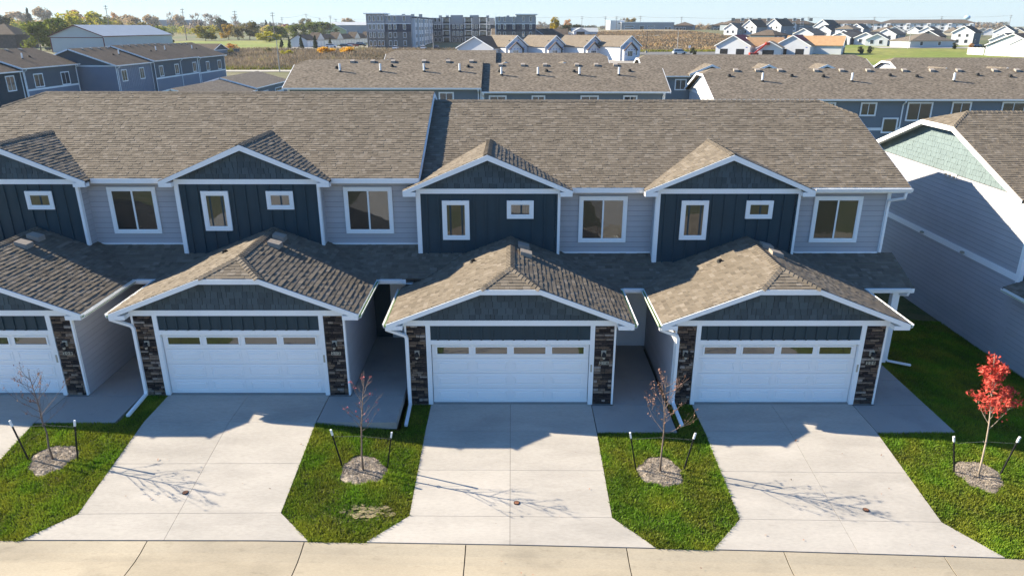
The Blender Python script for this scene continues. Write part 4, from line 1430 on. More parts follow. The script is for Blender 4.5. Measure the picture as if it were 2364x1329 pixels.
row_house('second low garage with white doors beside a heap of black soil', (-44.3, 92.8, -.25), R(90), 16.2, 5.4, 2.75, 4.25, ('rake', 'rake'), 'siding_bg', 'far_shingle', GG, cat='garage', name='garage', end_m=('siding_bg', 'siding_bg'), doors=[(1.5, 6.0), (9.5, 14.0)])
row_house('small dark roofed house behind the farthest blue townhome', (-111, 232, 2.0), R(-8), 14, 5, 2.0, 3.9, ('rake', 'rake'), 'siding_bg', 'dark_shingle', None, cat='house', name='house')

# ------------------------------------------------------------------ other buildings
def house(label, x, y, z, rot, w, d, eave, ridge, wall='wrap', roof='far_shingle', hip=False, doors=(), wins=(), swins=(), group=None, cat='house', name='house', gable_m=None, side=None, porch=False):
    """gable or hip house: gable front w wide faces local -y, ridge runs d back along +y"""
    root = thing(name, label, cat, (x, y, z), R(rot), group)
    o = .4
    sl = (ridge - eave) / (w / 2 + o)
    if hip:
        h = w / 2 + o
        k = min(h, d / 2 + o - .01)
        A, B = (0, k - o, ridge), (0, d + o - k, ridge)
        P = [(-h, -o, eave), (h, -o, eave), (h, d + o, eave), (-h, d + o, eave)]
        deck_of('roof', root, [[P[0], P[1], A], [P[1], P[2], B, A], [P[2], P[3], B], [P[3], P[0], A, B]], M[roof], .15)
    else:
        deck_of('roof', root, [[(-w / 2 - o, -o, eave), (0, -o, ridge), (0, d + o, ridge), (-w / 2 - o, d + o, eave)], [(0, -o, ridge), (w / 2 + o, -o, eave), (w / 2 + o, d + o, eave), (0, d + o, ridge)]], M[roof], .15)
        for yy in (0, d - .2):
            b = MB(); b.prism_y([(-w / 2, eave - .1), (w / 2, eave - .1), (0, ridge - .3)], yy, yy + .2); b.build('gable', M[gable_m or wall], root)
        for s in (-1, 1):
            q = [(s * (w / 2 + o), eave), (0, ridge), (0, ridge - .3), (s * (w / 2 + o), eave - .3)]
            if s > 0: q = q[::-1]
            b = MB(); b.prism_y(q, -o - .06, -o); b.build('rake_board', M['white'], root)
    pbox('front_wall', root, M[wall], -w / 2, w / 2, 0, .2, -1.5, eave - .1)
    pbox('rear_wall', root, M[wall], -w / 2, w / 2, d - .2, d, -1.5, eave - .1)
    for s in (-1, 1):
        pbox('side_wall', root, M[side or wall], *sorted((s * w / 2, s * (w / 2 - .2))), .2, d - .2, -1.5, eave - .1)
    for p, q, h in doors:
        pbox('garage_door', root, M['white'] if h > 0 else M['black'], p, q, -.05 if h > 0 else -.03, 0, -.4, abs(h))  # negative h: black sheet painted for the shade inside an open doorway
    for p, q, a, c in wins:
        f = pbox('window', root, M['white'], p - .12, q + .12, -.05, 0, a - .12, c + .12)
        pbox('pane', f, M['glass_far'], p, q, -.07, -.05, a, c)
    for p, q, a, c in swins:
        f = pbox('window', root, M['white'], w / 2, w / 2 + .05, p - .12, q + .12, a - .12, c + .12)
        pbox('pane', f, M['glass_far'], w / 2 + .05, w / 2 + .07, p, q, a, c)
    if porch:
        pbox('porch_roof', root, M[roof], -w / 2, w / 2 * .2, -2.2, 0, 2.6, 2.85)
        for px in (-w / 2 + .2, -w * .1):
            pbox('porch_post', root, M['white'], px - .1, px + .1, -2.1, -1.9, -.5, 2.6)
    return root

wh = house('long white steel shed with maroon trim at the left', -156, 250.5, 2.4, 0, 19, 55, 5.6, 9.4, 'steel_white', 'steel_roof', cat='shed', name='steel_shed')
for a, c, m_ in ((-9.5, 9.5, 0),):
    pbox('trim_band', wh, M['maroon'], a, c, -.08, 0, 4.95, 5.2)
for s in (-1, 1):
    pbox('corner_trim', wh, M['maroon'], s * 9.5 - .15, s * 9.5 + .15, -.1, .1, -1, 5.0)
    q = [(s * 9.95, 5.6), (0, 9.4), (0, 9.1), (s * 9.95, 5.3)]
    if s > 0: q = q[::-1]
    b = MB(); b.prism_y(q, -.55, -.46); b.build('rake_trim', M['maroon'], wh)
pbox('eave_trim', wh, M['maroon'], 9.9, 10.0, -.4, 55, 5.35, 5.6)
house('weathered dark wooden barn at the left edge', -206, 281, 3.0, 0, 16, 14, 5.2, 9.4, 'barn_wood', 'dark_shingle', True, cat='barn', name='barn')
house('low grey steel roofed shed behind the barn', -245, 372, 3.4, 90, 8, 26, 3, 4.6, 'steel_white', 'steel_roof', cat='shed', name='steel_shed')
house('pale yellow gabled hall behind the green trees', -136, 560, 4.6, 20, 18, 24, 4.0, 8.5, 'yellow_green', 'steel_roof', cat='hall', name='metal_hall')
house('long blue grey warehouse left of the apartment block', -122, 640, 4.8, 90, 30, 34, 7.5, 10.0, 'cladding_blue', 'steel_roof', cat='warehouse', name='warehouse')
def flat_block(label, x, y, z, rot, w, d, h, m, wins=(), cat='building', name='commercial_building', group=None, cap='white', roofm='roof_flat'):
    root = thing(name, label, cat, (x, y, z), R(rot), group)
    pbox('wall', root, M[m], -w / 2, w / 2, 0, d, -2, h)
    pbox('parapet', root, M[cap], -w / 2 - .2, w / 2 + .2, -.2, d + .2, h, h + .5)
    for p, q, a, c in wins:
        f = pbox('window', root, M['white'], p - .2, q + .2, -.1, 0, a - .2, c + .2)
        pbox('pane', f, M['glass_far'], p, q, -.15, -.1, a, c)
    return root
GF = 'grey commercial buildings beyond the trees'
flat_block('dark grey flat roofed commercial building far beyond the warehouse', -430, 900, 5.3, 0, 24, 30, 13, 'cladding_blue', [(-9, -3, 1, 4), (2, 9, 1, 4)], group=GF)
flat_block('lighter grey flat roofed commercial building with a glass front', -402, 905, 5.3, 0, 26, 30, 13, 'apt_grey', [(-11, -4, 1, 5), (-2, 4, 1, 5), (6, 11, 1, 8)], group=GF)
flat_block('low white canopy building in front of the grey commercial buildings', -330, 800, 5.0, 0, 50, 20, 4, 'apt_grey', [(-20, 20, 1, 2.4)])
flat_block('long beige and grey factory on the rise with black loading doors', 118, 640, 8.1, 0, 46, 30, 6.2, 'apt_grey', [(-20, -12, 2.8, 3.8), (-20, -12, 1, 1.8), (-7, -3, .5, 3.5), (0, 6, 3, 3.8), (0, 6, .8, 1.6), (15, 17, .3, 2.5), (18.2, 20.2, .3, 2.5)], cat='factory', name='factory')
flat_block('sunlit white end of the factory on the rise', 92, 645, 8.1, 0, 12, 30, 7.6, 'wrap', [(1, 5, 5.2, 6.2)], cat='factory', name='factory')
house('white farm building with a black open doorway', 39.8, 419, 6.0, 0, 8, 10, 2.6, 4.6, 'wrap', 'steel_roof', cat='barn', name='barn', doors=[(-2.4, 2.4, -2.4)])
house('low white wing beside the farm building', 31.5, 421, 5.9, 0, 9, 10, 1.4, 2.9, 'wrap', 'steel_roof', cat='barn', name='barn', wins=[(0, 3, 0, 1)])
house('low white shed with a grey roof on the brown slope', 50.5, 432, 6.7, 90, 8, 15, 1.6, 3.8, 'wrap', 'steel_roof', cat='shed', name='steel_shed')

# four storey apartment house round a court
ap = thing('apartment_house', 'four storey grey and navy apartment house with brick base, round a court', 'apartments', (-56.7, 277, 3.15))
def facade(x0, x1, y, h, cols, rows=4, cw=1.3, bands=True, flip=None):
    """front facing -y: brick two floors, navy third, grey top; windows as parts"""
    pbox('brick_wall', ap, M['grey_brick'], x0, x1, y - .1, y, -2, 6.1)
    if bands: pbox('navy_wall', ap, M['apt_navy'], x0, x1, y - .1, y, 6.1, 9.0)
    pbox('panel_wall', ap, M['apt_grey'], x0, x1, y - .1, y, 9.0 if bands else 6.1, h)
    pbox('band_board', ap, M['white'], x0, x1, y - .14, y - .1, 9.0, 9.2)
    for r in range(rows):
        for c in cols:
            f = pbox('window', ap, M['white'], c - cw / 2 - .12, c + cw / 2 + .12, y - .16, y - .1, 1.0 + r * 3.05 - .12, 2.75 + r * 3.05 + .12)
            pbox('pane', f, M['glass_far'], c - cw / 2, c + cw / 2, y - .2, y - .16, 1.0 + r * 3.05, 2.75 + r * 3.05)
pbox('front_block', ap, M['apt_grey'], 0, 17.2, 0, 74, -2, 12.0)
pbox('stair_tower', ap, M['apt_grey'], -.2, 6.9, -.3, 10, -2, 12.6)
pbox('tower_cap', ap, M['white'], -1.0, 7.6, -1.1, 10.6, 12.6, 12.95)
pbox('parapet', ap, M['white'], 6.9, 17.4, -.3, .2, 12.0, 12.2)
facade(0, 6.9, -.3, 12.5, [1.2, 2.8, 4.6, 6.0], bands=False, cw=.8)
facade(6.9, 17.2, 0, 11.95, [8.9, 10.9, 14.6], cw=1.0)
# the long side toward the court: bays with window pairs
for i in range(7):
    y = 3 + i * 10.2
    pbox('bay', ap, M['wrap'], 17.2, 18.4 + .2 * (i % 2), y, y + 6.4, -1, 11.2)
    for r in range(4):
        for k in (0, 1):
            f = pbox('window', ap, M['white'], 18.4 + .2 * (i % 2), 18.46 + .2 * (i % 2), y + .8 + 2.7 * k, y + 2.6 + 2.7 * k, .9 + r * 2.8, 2.5 + r * 2.8)
            pbox('pane', f, M['glass_far'], 18.46 + .2 * (i % 2), 18.5 + .2 * (i % 2), y + 1.0 + 2.7 * k, y + 2.4 + 2.7 * k, 1.05 + r * 2.8, 2.35 + r * 2.8)
    pbox('bay_roof', ap, M['apt_navy'], 17.0, 19.0, y - .4, y + 6.8, 11.3, 11.6)
pbox('rear_block', ap, M['apt_grey'], 17.2, 48, 72, 90, -2, 12.0)
facade(17.2, 48, 72, 11.9, [19.5, 21.5, 28.3, 30.2, 32.0, 37.6, 39.4, 43.6, 45.4], cw=1.0)
for x in (23.2, 33.9, 41.0):
    for r in range(4):
        fl_ = pbox('balcony', ap, M['white'], x - .1, x + 3.4, 69.9, 71.9, .1 + r * 3, .3 + r * 3)
        pbox('balcony_door', fl_, M['glass_far'], x + .6, x + 2.6, 71.6, 71.85, .3 + r * 3, 2.5 + r * 3)
        pbox('railing', fl_, M['black'], x, x + 3.3, 69.9, 69.95, .4 + r * 3, 1.25 + r * 3)
    for q in (x - .1, x + 3.2):
        pbox('balcony_post', ap, M['white'], q, q + .3, 69.9, 70.2, -1, 12)
    pbox('balcony_roof', ap, M['apt_navy'], x - .6, x + 3.9, 69.5, 72, 12.0, 12.3)
for x0, x1 in ((27, 33), (36.3, 40.6)):
    pbox('raised_wall', ap, M['apt_grey'], x0, x1, 71.7, 72.6, 9, 13.2)
pbox('side_block', ap, M['apt_grey'], 50, 66.8, 24, 90, -2, 11.9)
pbox('side_end', ap, M['wrap'], 49.6, 50, 24, 90, -2, 11.9)
facade(50, 58.5, 24, 11.9, [51.3, 53.6, 57.5], cw=.8)
facade(58.5, 66.6, 23.6, 12.6, [61.5, 64.6], cw=.8)
pbox('side_cap', ap, M['white'], 58.0, 67.4, 22.8, 32, 12.6, 13.0)
for x in (8, 12, 15.5, 20.5, 24, 30, 44, 54):
    pbox('roof_unit', ap, M['roof_flat'], x, x + 1.4, 40 if x < 17 else 80, 41.5 if x < 17 else 81.5, 12, 13.2)

# white garage row with cross gables
gr_ = thing('garage_row', 'row of white garages with dark roofs and white cross gables by the parking lot', 'garages', (-87.3, 288, 3.2), R(78))
deck_of('roof', gr_, [[(-.3, -4, 2.9), (76, -4, 2.9), (76, 0, 4.9), (-.3, 0, 4.9)], [(-.3, 0, 4.9), (76, 0, 4.9), (76, 4, 2.9), (-.3, 4, 2.9)]], M['dark_shingle'], .15)
pbox('front_wall', gr_, M['wrap'], 0, 75.6, -3.7, -3.5, -1, 2.8)
pbox('end_wall', gr_, M['wrap'], 0, .2, -3.5, 3.5, -1, 2.8)
b = MB(); b.prism_x([(-3.7, 2.8), (3.7, 2.8), (0, 4.7)], 0, .2); b.build('gable', M['wrap'], gr_)
for i in range(24):
    pbox('garage_door', gr_, M['white'], .6 + i * 3.1, 3.1 + i * 3.1, -3.78, -3.7, -.2, 2.2)
for x in (12, 31, 50, 67):
    b = MB(); b.prism_y([(x - 3.5, 2.8), (x + 3.5, 2.8), (x, 5.6)], -4.2, -4.0); b.build('cross_gable', M['wrap'], gr_)
    deck_of('cross_roof', gr_, [[(x - 3.8, -4.3, 2.8), (x, -4.3, 5.7), (x, 0, 5.7), (x - 3.8, 0, 2.8)], [(x, -4.3, 5.7), (x + 3.8, -4.3, 2.8), (x + 3.8, 0, 2.8), (x, 0, 5.7)]], M['dark_shingle'], .12)

# houses under construction in printed wrap
def ink(root, marks):
    for x, y, z, w, d in marks:
        pbox('wrap_print', root, M['wrap_ink'], x - w, x + w, y - .012, y - .002, z - d, z + d)
GW = 'houses wrapped in white building paper'
for i, (x, y, lb) in enumerate(((1.5, 214, 'leftmost wrapped house with a brown roof, beside a finished white gable'), (13.5, 213, 'second wrapped house from the left, with a bare stud gable edge'),
                                (25.2, 211, 'third wrapped house with triple windows under its twin gables'), (35.6, 206, 'rightmost wrapped house, by the curving road'))):
    hs = house(lb, x, y, 1.5, 38, 8.6, 13, 3.9 if i < 3 else 4.2, 7.2, 'wrap', 'far_shingle', group=GW, wins=[(-2.6, -1.0, 1.6, 3.1), (1.2, 2.9, 1.6, 3.1)], doors=[(-3.8, -.4, -1.2)])
    b = MB(); b.prism_y([(-3.9, -1.5), (1.1, -1.5), (1.1, 3.4), (-1.4, 5.2), (-3.9, 3.4)], -1.3, 0); b.build('front_bay', M['wrap'], hs)
    for s in (-1, 1):
        q = [(-1.4 + s * 2.9, 3.2), (-1.4, 5.4), (-1.4, 5.1), (-1.4 + s * 2.9, 2.9)]
        if s > 0: q = q[::-1]
        b = MB(); b.prism_y(q, -1.9, -1.3); b.build('bay_roof', M['barn_wood'], hs)
    ink(hs, [(xx, -1.3, zz, .28, .12) for xx in (-3.1, -1.9, -.7, .4) for zz in (.2, 2.0, 3.2)] + [(xx, 0, zz, .28, .12) for xx in (1.7, 2.9) for zz in (.6, 3.6)] + [(0.6, 0, 5.6, .28, .12)])
    wv = wall_window(hs, -2.5, -.3, 1.3, 2.9, -1.31, 3, .05)
    for dx in (-2.2, -.6):
        pbox('roof_vent', hs, M['black'], dx * 0 - 2.0 + dx * .2, -1.7 + dx * .2, 5 + dx * 2, 5.4 + dx * 2, 5.2, 5.75)
house('finished white gable end with a dark roof beside the wrapped houses', -11.5, 213, 1.8, -25, 12.5, 16, 3.2, 6.6, 'wrap', 'dark_shingle')
house('dark roofed house with a pale blue gable behind the wrapped houses', 10.5, 318, 3.6, -20, 9, 16, 3.6, 6.6, 'batten_bg', 'dark_shingle')
house('long dark roof in front of the apartment court', -9, 325, 3.9, -90, 14, 34, 3.2, 6.4, 'batten_bg', 'dark_shingle')
GX_ = 'houses with bare roof sheathing'
for x, y, w, d, rf_, rot, lb in ((74, 232, 11.5, 14, 'red_felt', -32, 'unfinished house at the left with red felt on its roof and two black openings'),
                              (93.5, 231, 11.5, 14, 'red_felt', -32, 'unfinished house at the right with red felt over raw sheathing')):
    hs = house(lb, x, y, 2.2, rot, w, d, 3.0, 6.4, 'wrap', 'osb', group=GX_, doors=[(-4.2, -1.6, -2.0), (1.2, 3.9, -2.0)])
    sl = (6.4 - 3.0) / (w / 2 + .4)
    for s in (-1, 1):
        q = [(s * .05, -.2, 6.4 - .05 * sl + .05), (s * w * .30, -.2, 6.4 - w * .30 * sl + .05), (s * w * .30, d, 6.4 - w * .30 * sl + .05), (s * .05, d, 6.4 - .05 * sl + .05)]
        b = MB(); b.hexa([(a, c, e - .04) for a, c, e in q], q); b.build('roof_felt', M['red_felt'], hs)
    ink(hs, [(xx, 0, 2.5, .3, .14) for xx in (-5, 4.6)])
w_ = house('bare sheathing link roof between the two red felted houses', 80.5, 238, 2.2, -90, 10, 12, 2.9, 5.6, 'wrap', 'osb', group=GX_)
hs = house('bare sheathing house end in printed wrap with an open stud corner', 112, 234, 2.3, 60, 9.5, 18, 3.0, 6.0, 'wrap', 'osb', group=GX_, doors=[(.2, 4.6, -2.2)])
ink(hs, [(xx, 0, zz, .3, .14) for xx in (-3.6, -2.2, -.8) for zz in (.6, 2.6, 3.6)])
hs = house('small white unfinished gable in front of the bare sheathing', 84, 225.5, 2.1, -25, 7.5, 8, 2.6, 4.7, 'wrap', 'osb', group=GX_, doors=[(-2.0, 1.6, -1.9)])
tl = thing('telehandler', 'red telescopic lift with its boom raised to the sheathing', 'lift', (79.3, 225.5, 2.0))
b = MB(); b.pipe([(0, 0, .9), (2.6, 0, 3.0), (3.6, 0, 4.1)], .45, .4, (0, 1, 0)); b.build('boom', M['red_paint'], tl)
b = MB(); b.box(-1.6, 1.2, -.8, .8, .45, 1.2); b.build('chassis', M['red_paint'], tl)
b = MB(); b.box(3.4, 4.6, -.6, .6, 3.6, 4.4); b.build('work_basket', M['red_paint'], tl)
for px in (-1.1, .8):
    for py in (-.8, .8):
        b = MB(); b.tube([(px, py - .15, .45), (px, py + .15, .45)], .45, 12); b.build('wheel', M['black'], tl)

# suburb on the right
GS = 'suburban houses at the right'
S_ = [
 # label, x, y, z, rot, w, d, eave, ridge, wall, side (mostly darker, shade of the long wall painted in), roof, hip
 ('grey porch house nearest the gravel road', 122.5, 324, 4.6, 35, 10, 13, 3.0, 5.2, 'shake_bg', 'navy', 'dark_shingle', True),
 ('white fronted house with a shaded blue side behind the first red roof', 136, 333, 4.9, -38, 9, 20, 3.0, 5.6, 'wrap', 'batten_bg', 'far_shingle', False),
 ('tall white gabled house beside the long apartment roof', 135, 412, 6.8, -45, 9, 14, 4.2, 8.0, 'wrap', 'siding_bg', 'dark_shingle', False),
 ('second tall white gable before the long apartment roof', 150, 415, 6.8, -45, 9, 16, 4.8, 8.6, 'wrap', 'siding_bg', 'dark_shingle', False),
 ('small white gable left of the tall white gables', 124, 410, 6.8, -40, 8, 12, 3.2, 6.2, 'wrap', 'siding_bg', 'far_shingle', False),
 ('tall white gable in the middle of the suburb', 183, 428, 6.6, -45, 10, 15, 4.6, 8.4, 'wrap', 'siding_bg', 'dark_shingle', False),
 ('lower white gable beside the tall middle gable', 166, 385, 5.8, -42, 9, 14, 3.2, 6.2, 'wrap', 'siding_bg', 'dark_shingle', False),
 ('white house with two small upper windows', 178, 372, 5.4, -42, 7, 10, 4.8, 7.2, 'wrap', 'siding_bg', 'far_shingle', False),
 ('two storey white cornered house with a pale hip roof', 163, 352, 5.1, -38, 8, 16, 5.0, 6.8, 'wrap', 'batten_bg', 'far_shingle', True),
 ('grey roofed house with a long shaded blue wall', 150, 322, 4.5, -42, 9.5, 18, 2.9, 5.2, 'wrap', 'batten_bg', 'dark_shingle', False),
 ('white decked house left of the green lawn', 137.5, 297, 4.1, -38, 8.5, 22, 2.8, 5.0, 'wrap', 'batten_bg', 'far_shingle', False),
 ('second decked house with a brown grey roof', 146.5, 293, 4.0, -38, 8.5, 22, 2.8, 5.0, 'wrap', 'batten_bg', 'far_shingle', False),
 ('long white ranch house with a low hip roof on the lawn', 162, 270, 3.5, 12, 20, 11, 2.6, 5.4, 'steel_white', 'steel_white', 'far_shingle', True),
 ('cream decked house joined to the long ranch house', 146, 282, 3.8, -30, 8, 14, 2.6, 4.8, 'wrap', 'batten_bg', 'far_shingle', False),
 ('tan fronted house with red door behind the ranch house', 186, 318, 4.3, -40, 9, 16, 2.8, 5.4, 'shake_bg', 'navy', 'dark_shingle', False),
 ('white gable house left of the houses with shaded sides', 178, 340, 4.9, -42, 9, 16, 2.8, 5.4, 'wrap', 'siding_bg', 'far_shingle', False),
 ('two storey white house with a tall shaded side wall', 186, 292, 3.9, -42, 8, 14, 5.0, 7.6, 'wrap', 'shake_bg', 'dark_shingle', False),
 ('white fronted garage house with a long shaded side', 193, 277, 3.6, -42, 8.5, 20, 2.7, 5.2, 'wrap', 'shake_bg', 'dark_shingle', False),
 ('pale hip roof house in the middle of the rooftops', 204, 398, 5.7, -40, 11, 14, 3.0, 5.2, 'wrap', 'batten_bg', 'far_shingle', True),
 ('dark roof between the suburb and the white apartments', 226, 428, 5.7, -30, 11, 18, 3.0, 5.6, 'wrap', 'siding_bg', 'dark_shingle', False),
 ('small gable roof right of the rooftops', 248, 432, 5.4, -40, 10, 16, 3.0, 5.8, 'wrap', 'siding_bg', 'dark_shingle', False),
 ('cream gable house below the water tower', 276, 405, 4.7, -42, 10, 14, 3.6, 7.0, 'wrap', 'siding_bg', 'far_shingle', False),
 ('beige gabled house near the right treeline', 318, 440, 4.6, -42, 11, 16, 3.6, 7.0, 'beige', 'siding_bg', 'far_shingle', False),
 ('white gable near the right edge under the horizon', 372, 470, 4.6, -42, 11, 16, 4, 7.6, 'wrap', 'siding_bg', 'dark_shingle', False),
 ('dark roofed house before the right treeline', 340, 420, 4.4, -35, 11, 20, 3, 6, 'siding_bg', 'siding_bg', 'dark_shingle', False),
 ('grey roofed house far at the right under the trees', 400, 520, 4.6, -35, 12, 20, 3, 6, 'wrap', 'siding_bg', 'dark_shingle', False),
 ('far house with white gable under the water tower', 300, 480, 4.8, -35, 11, 20, 3, 6, 'wrap', 'siding_bg', 'dark_shingle', False),
]
for q in S_:
    wn_ = [(-q[5] * .28, -q[5] * .28 + 1.2, .9, 2.3), (q[5] * .12, q[5] * .12 + 1.2, .9, 2.3)]
    if q[7] > 4: wn_ += [(-q[5] * .2, -q[5] * .2 + .9, 3.3, 4.4), (q[5] * .15, q[5] * .15 + .9, 3.3, 4.4)]
    house(q[0], q[1], q[2], q[3], q[4], q[5], q[6], q[7], q[8], q[9], q[11], q[12], wins=wn_, swins=[(q[6] * .3, q[6] * .3 + 1.2, 1, 2.2)], group=GS, side=q[10])
hs = house('large white garage gable with two doors at the right edge', 160.5, 222, 2.0, -48, 14, 14, 3.6, 7.2, 'wrap', 'dark_shingle', group=GS, doors=[(-6.2, -.6, 2.4), (.4, 6.2, 2.4)], side='shake_bg')  # darker side colour stands for the shaded wall
pbox('white_fence_panel', hs, M['white'], -12.5, -7.6, 1.0, 1.2, -.6, 2.6)
for sx in (-3.4, 2.0):
    b = MB(); b.prism_y([(sx - 2.6, 3.7), (sx - 2.2, 3.7), (sx + 1.6, 5.9), (sx + 1.2, 5.9)], -.06, 0); b.build('gable_panel', M['shake_bg'], hs)
GF_ = 'small houses of the far right suburb'
rs_f = random.Random(21)
for i in range(26):
    y = 470 + (i % 7) * 48 + rs_f.uniform(-12, 12)
    x = (y + 20) * (.56 + .14 * rs_f.random()) if i % 3 else (y + 20) * (.36 + .2 * rs_f.random())
    if 300 < x < 470 and y > 690: continue
    house('small grey roofed house among many in the far right suburb', round(x, 1), round(y, 1), round(hz(x, y) - .2, 2), rs_f.uniform(-55, -20), rs_f.uniform(8.5, 11), rs_f.uniform(12, 18), 2.8, rs_f.uniform(5, 6.6),
          rs_f.choice(('wrap', 'beige', 'apt_grey')), rs_f.choice(('dark_shingle', 'far_shingle')), bool(i % 4 == 0), group=GF_, side='siding_bg')  # side colour carries the shade of the long walls
GH = 'grey hip roofed twin houses on the far rise'
for x, y, lb in ((122, 520, 'left dark hip roofed house on the far rise'), (149, 520, 'right dark hip roofed house on the far rise')):
    hh_ = house(lb, x, y, 8.9, -20, 13.5, 12, 3.0, 5.4, 'shake_bg', 'dark_shingle', True, wins=[(-5, -3.6, -.3, 1.6), (-2.5, -1.1, -.3, 1.6), (0, 1.4, -.3, 1.6)], group=GH, side='batten_bg')
# three storey apartments
GA = 'three storey apartment blocks on the right horizon'
def apartment(lb, x, y, z, rot, w, d, h, lit):
    root = thing('apartment_block', lb, 'apartments', (x, y, z), R(rot), GA)
    h2 = d / 2 + 1
    P = [(-w / 2 - 1, -1, h), (w / 2 + 1, -1, h), (w / 2 + 1, d + 1, h), (-w / 2 - 1, d + 1, h)]
    A, B = (-w / 2 + h2 - 1, d / 2, h + 3.4), (w / 2 - h2 + 1, d / 2, h + 3.4)
    deck_of('roof', root, [[P[0], P[1], B, A], [P[1], P[2], B], [P[2], P[3], A, B], [P[3], P[0], A]], M['dark_shingle'], .2)
    pbox('front_wall', root, M[lit], -w / 2, w / 2, 0, .3, -4, h - .1)
    pbox('body', root, M['siding_bg'], -w / 2, w / 2, .3, d, -4, h - .1)  # ends coloured darker than a lit front, their shade painted in
    n = int(w / 6)
    for i in range(n):
        cx = -w / 2 + (i + .5) * w / n
        if i % 3 == 1:
            pbox('bay', root, M['wrap'], cx - 2, cx + 2, -1.2, 0, -4, h - .2)
        for r in range(3):
            f = pbox('balcony_opening' if i % 3 == 0 else 'window', root, M['white'] if i % 3 else M['shake_bg'], cx - 1.2, cx + 1.2, -1.35 if i % 3 == 1 else -.15, -1.2 if i % 3 == 1 else 0, .6 + r * 3, 2.6 + r * 3)
            pbox('pane', f, M['glass_far'], cx - .9, cx + .9, (-1.4 if i % 3 == 1 else -.2), (-1.35 if i % 3 == 1 else -.15), .8 + r * 3, 2.4 + r * 3)
    return root
apartment('long dark roofed apartment block with a white left end', 176, 495, 8.0, 4, 60, 16, 4.8, 'siding_bg')
apartment('middle white apartment block with a grey hip roof', 345, 758, 5.2, -30, 62, 18, 8.8, 'wrap')
apartment('right white apartment block, the largest, with a shaded end', 430, 770, 5.0, -30, 88, 20, 9.6, 'wrap')
wt = thing('water_tower', 'pale blue water tower small on the right horizon', 'water tower', (705, 1160, 5))
b = MB(); b.tube([(0, 0, 16), (0, 0, 17), (0, 0, 18.8), (0, 0, 20.6), (0, 0, 22), (0, 0, 22.5)], [1.5, 3.4, 4.6, 4.3, 2.6, .4], 14); b.build('tank', M['pale_blue'], wt, smooth=True)
b = MB(); b.tube([(0, 0, -3), (0, 0, 3), (0, 0, 16.5)], [1.6, 1.0, 1.0], 10); b.build('stem', M['pale_blue'], wt, smooth=True)

# ------------------------------------------------------------------ street furniture and cars
def lamp_post(lb, x, y, hgt, sg=-1, g='grey street lamps'):
    t = thing('street_lamp', lb, 'street lamp', (x, y, hz(x, y)), 0, g)
    b = MB(); b.tube([(0, 0, -.3), (0, 0, hgt * .9)], [.14, .09], 8); b.build('pole', M['pole'], t)
    b = MB(); b.tube([(0, 0, hgt * .88), (sg * .25, 0, hgt * .95), (sg * .9, 0, hgt), (sg * 1.7, 0, hgt)], [.08, .07, .06, .05], 6); b.build('arm', M['pole'], t)
    b = MB(); b.box(*sorted((sg * 1.6, sg * 2.3)), -.14, .14, hgt - .05, hgt + .08); b.build('lamp_head', M['pole'], t)
lamp_post('street lamp by the brown meadow, left of the rear roofs', -57.7, 164.7, 8.3)
lamp_post('street lamp in front of the apartment court', -29.5, 262, 6.6)
lamp_post('street lamp behind the parked white car on the road', 56.3, 236, 7.9)
lamp_post('street lamp over the lawn of the ranch house', 148.6, 262, 8.4)
lamp_post('street lamp between the barn and the white steel shed', -181, 262, 3.2)
lamp_post('street lamp above the rooftops at the right', 140, 318, 7.0)

def car(lb, x, y, rot, m, suv=False, L=4.6, pickup=False):
    t = thing('parked_car', lb, 'car', (x, y, hz(x, y) + .16), R(rot), 'parked cars far away')
    h1, h2 = (.95, 1.70) if suv else (.85, 1.42)
    b = MB()
    pr = [(-L / 2, .35), (L / 2, .35), (L / 2, .75), (L / 2 - .9, h1), (-L / 2 + .1, h1), (-L / 2, .8)]
    b.prism_y(pr, -.88, .88); b.build('body', M[m], t)
    b = MB()
    x0, x1 = (-L / 2 + .15, L / 2 - 1.5) if not pickup else (-.4, L / 2 - 1.5)
    b.hexa([(x0, -.82, h1), (x1 + .5, -.82, h1), (x1 + .5, .82, h1), (x0, .82, h1)], [(x0 + .35, -.68, h2 - .06), (x1 - .15, -.68, h2 - .06), (x1 - .15, .68, h2 - .06), (x0 + .35, .68, h2 - .06)])
    b.build('windows', M['glass_far'], t)
    b = MB(); b.box(x0 + .35, x1 - .15, -.68, .68, h2 - .06, h2); b.build('car_roof', M[m], t)
    for px in (-L / 2 + .8, L / 2 - .85):
        for py in (-.8, .8):
            b = MB(); b.tube([(px, py - .11, .34), (px, py + .11, .34)], .34, 12); b.build('wheel', M['black'], t)
car('white car parked side on by the white garages', -97 + 25, 279.5, 8, 'car_white')
car('dark car beside the white car at the white garages', -66.5, 280.5, 8, 'car_dark')
car('black car at the far end of the white garage row', -62.5, 292, 0, 'car_dark', True)
car('red car between the dark cars at the garage row', -65.5, 288, 20, 'car_red')
car('white car nose on at the left front of the apartment house', -61.0, 264, 90, 'car_white', True)
car('white car nose on at the middle of the apartment front', -44, 264, 90, 'car_white')
car('white car nose on near the apartment court', -33.5, 264, 90, 'car_white')
car('grey dark car nose on beside the court lamp', -28.5, 264, 90, 'car_dark')
car('white estate car on the curving road beyond the wrapped houses', 56.2, 231.5, 6, 'car_white', True)
car('black pickup truck beside the old barn', -172, 262, 4, 'car_dark', True, 5.6, True)
car('dark cars by the white fronted garage house', 187, 270, 20, 'car_dark')
car('black car on the drive behind the ranch house', 177, 266, 10, 'car_dark')
db = thing('dumpster', 'long low dark green dumpster at the edge of the field', 'dumpster', (-100, 245, 2.3), 0)
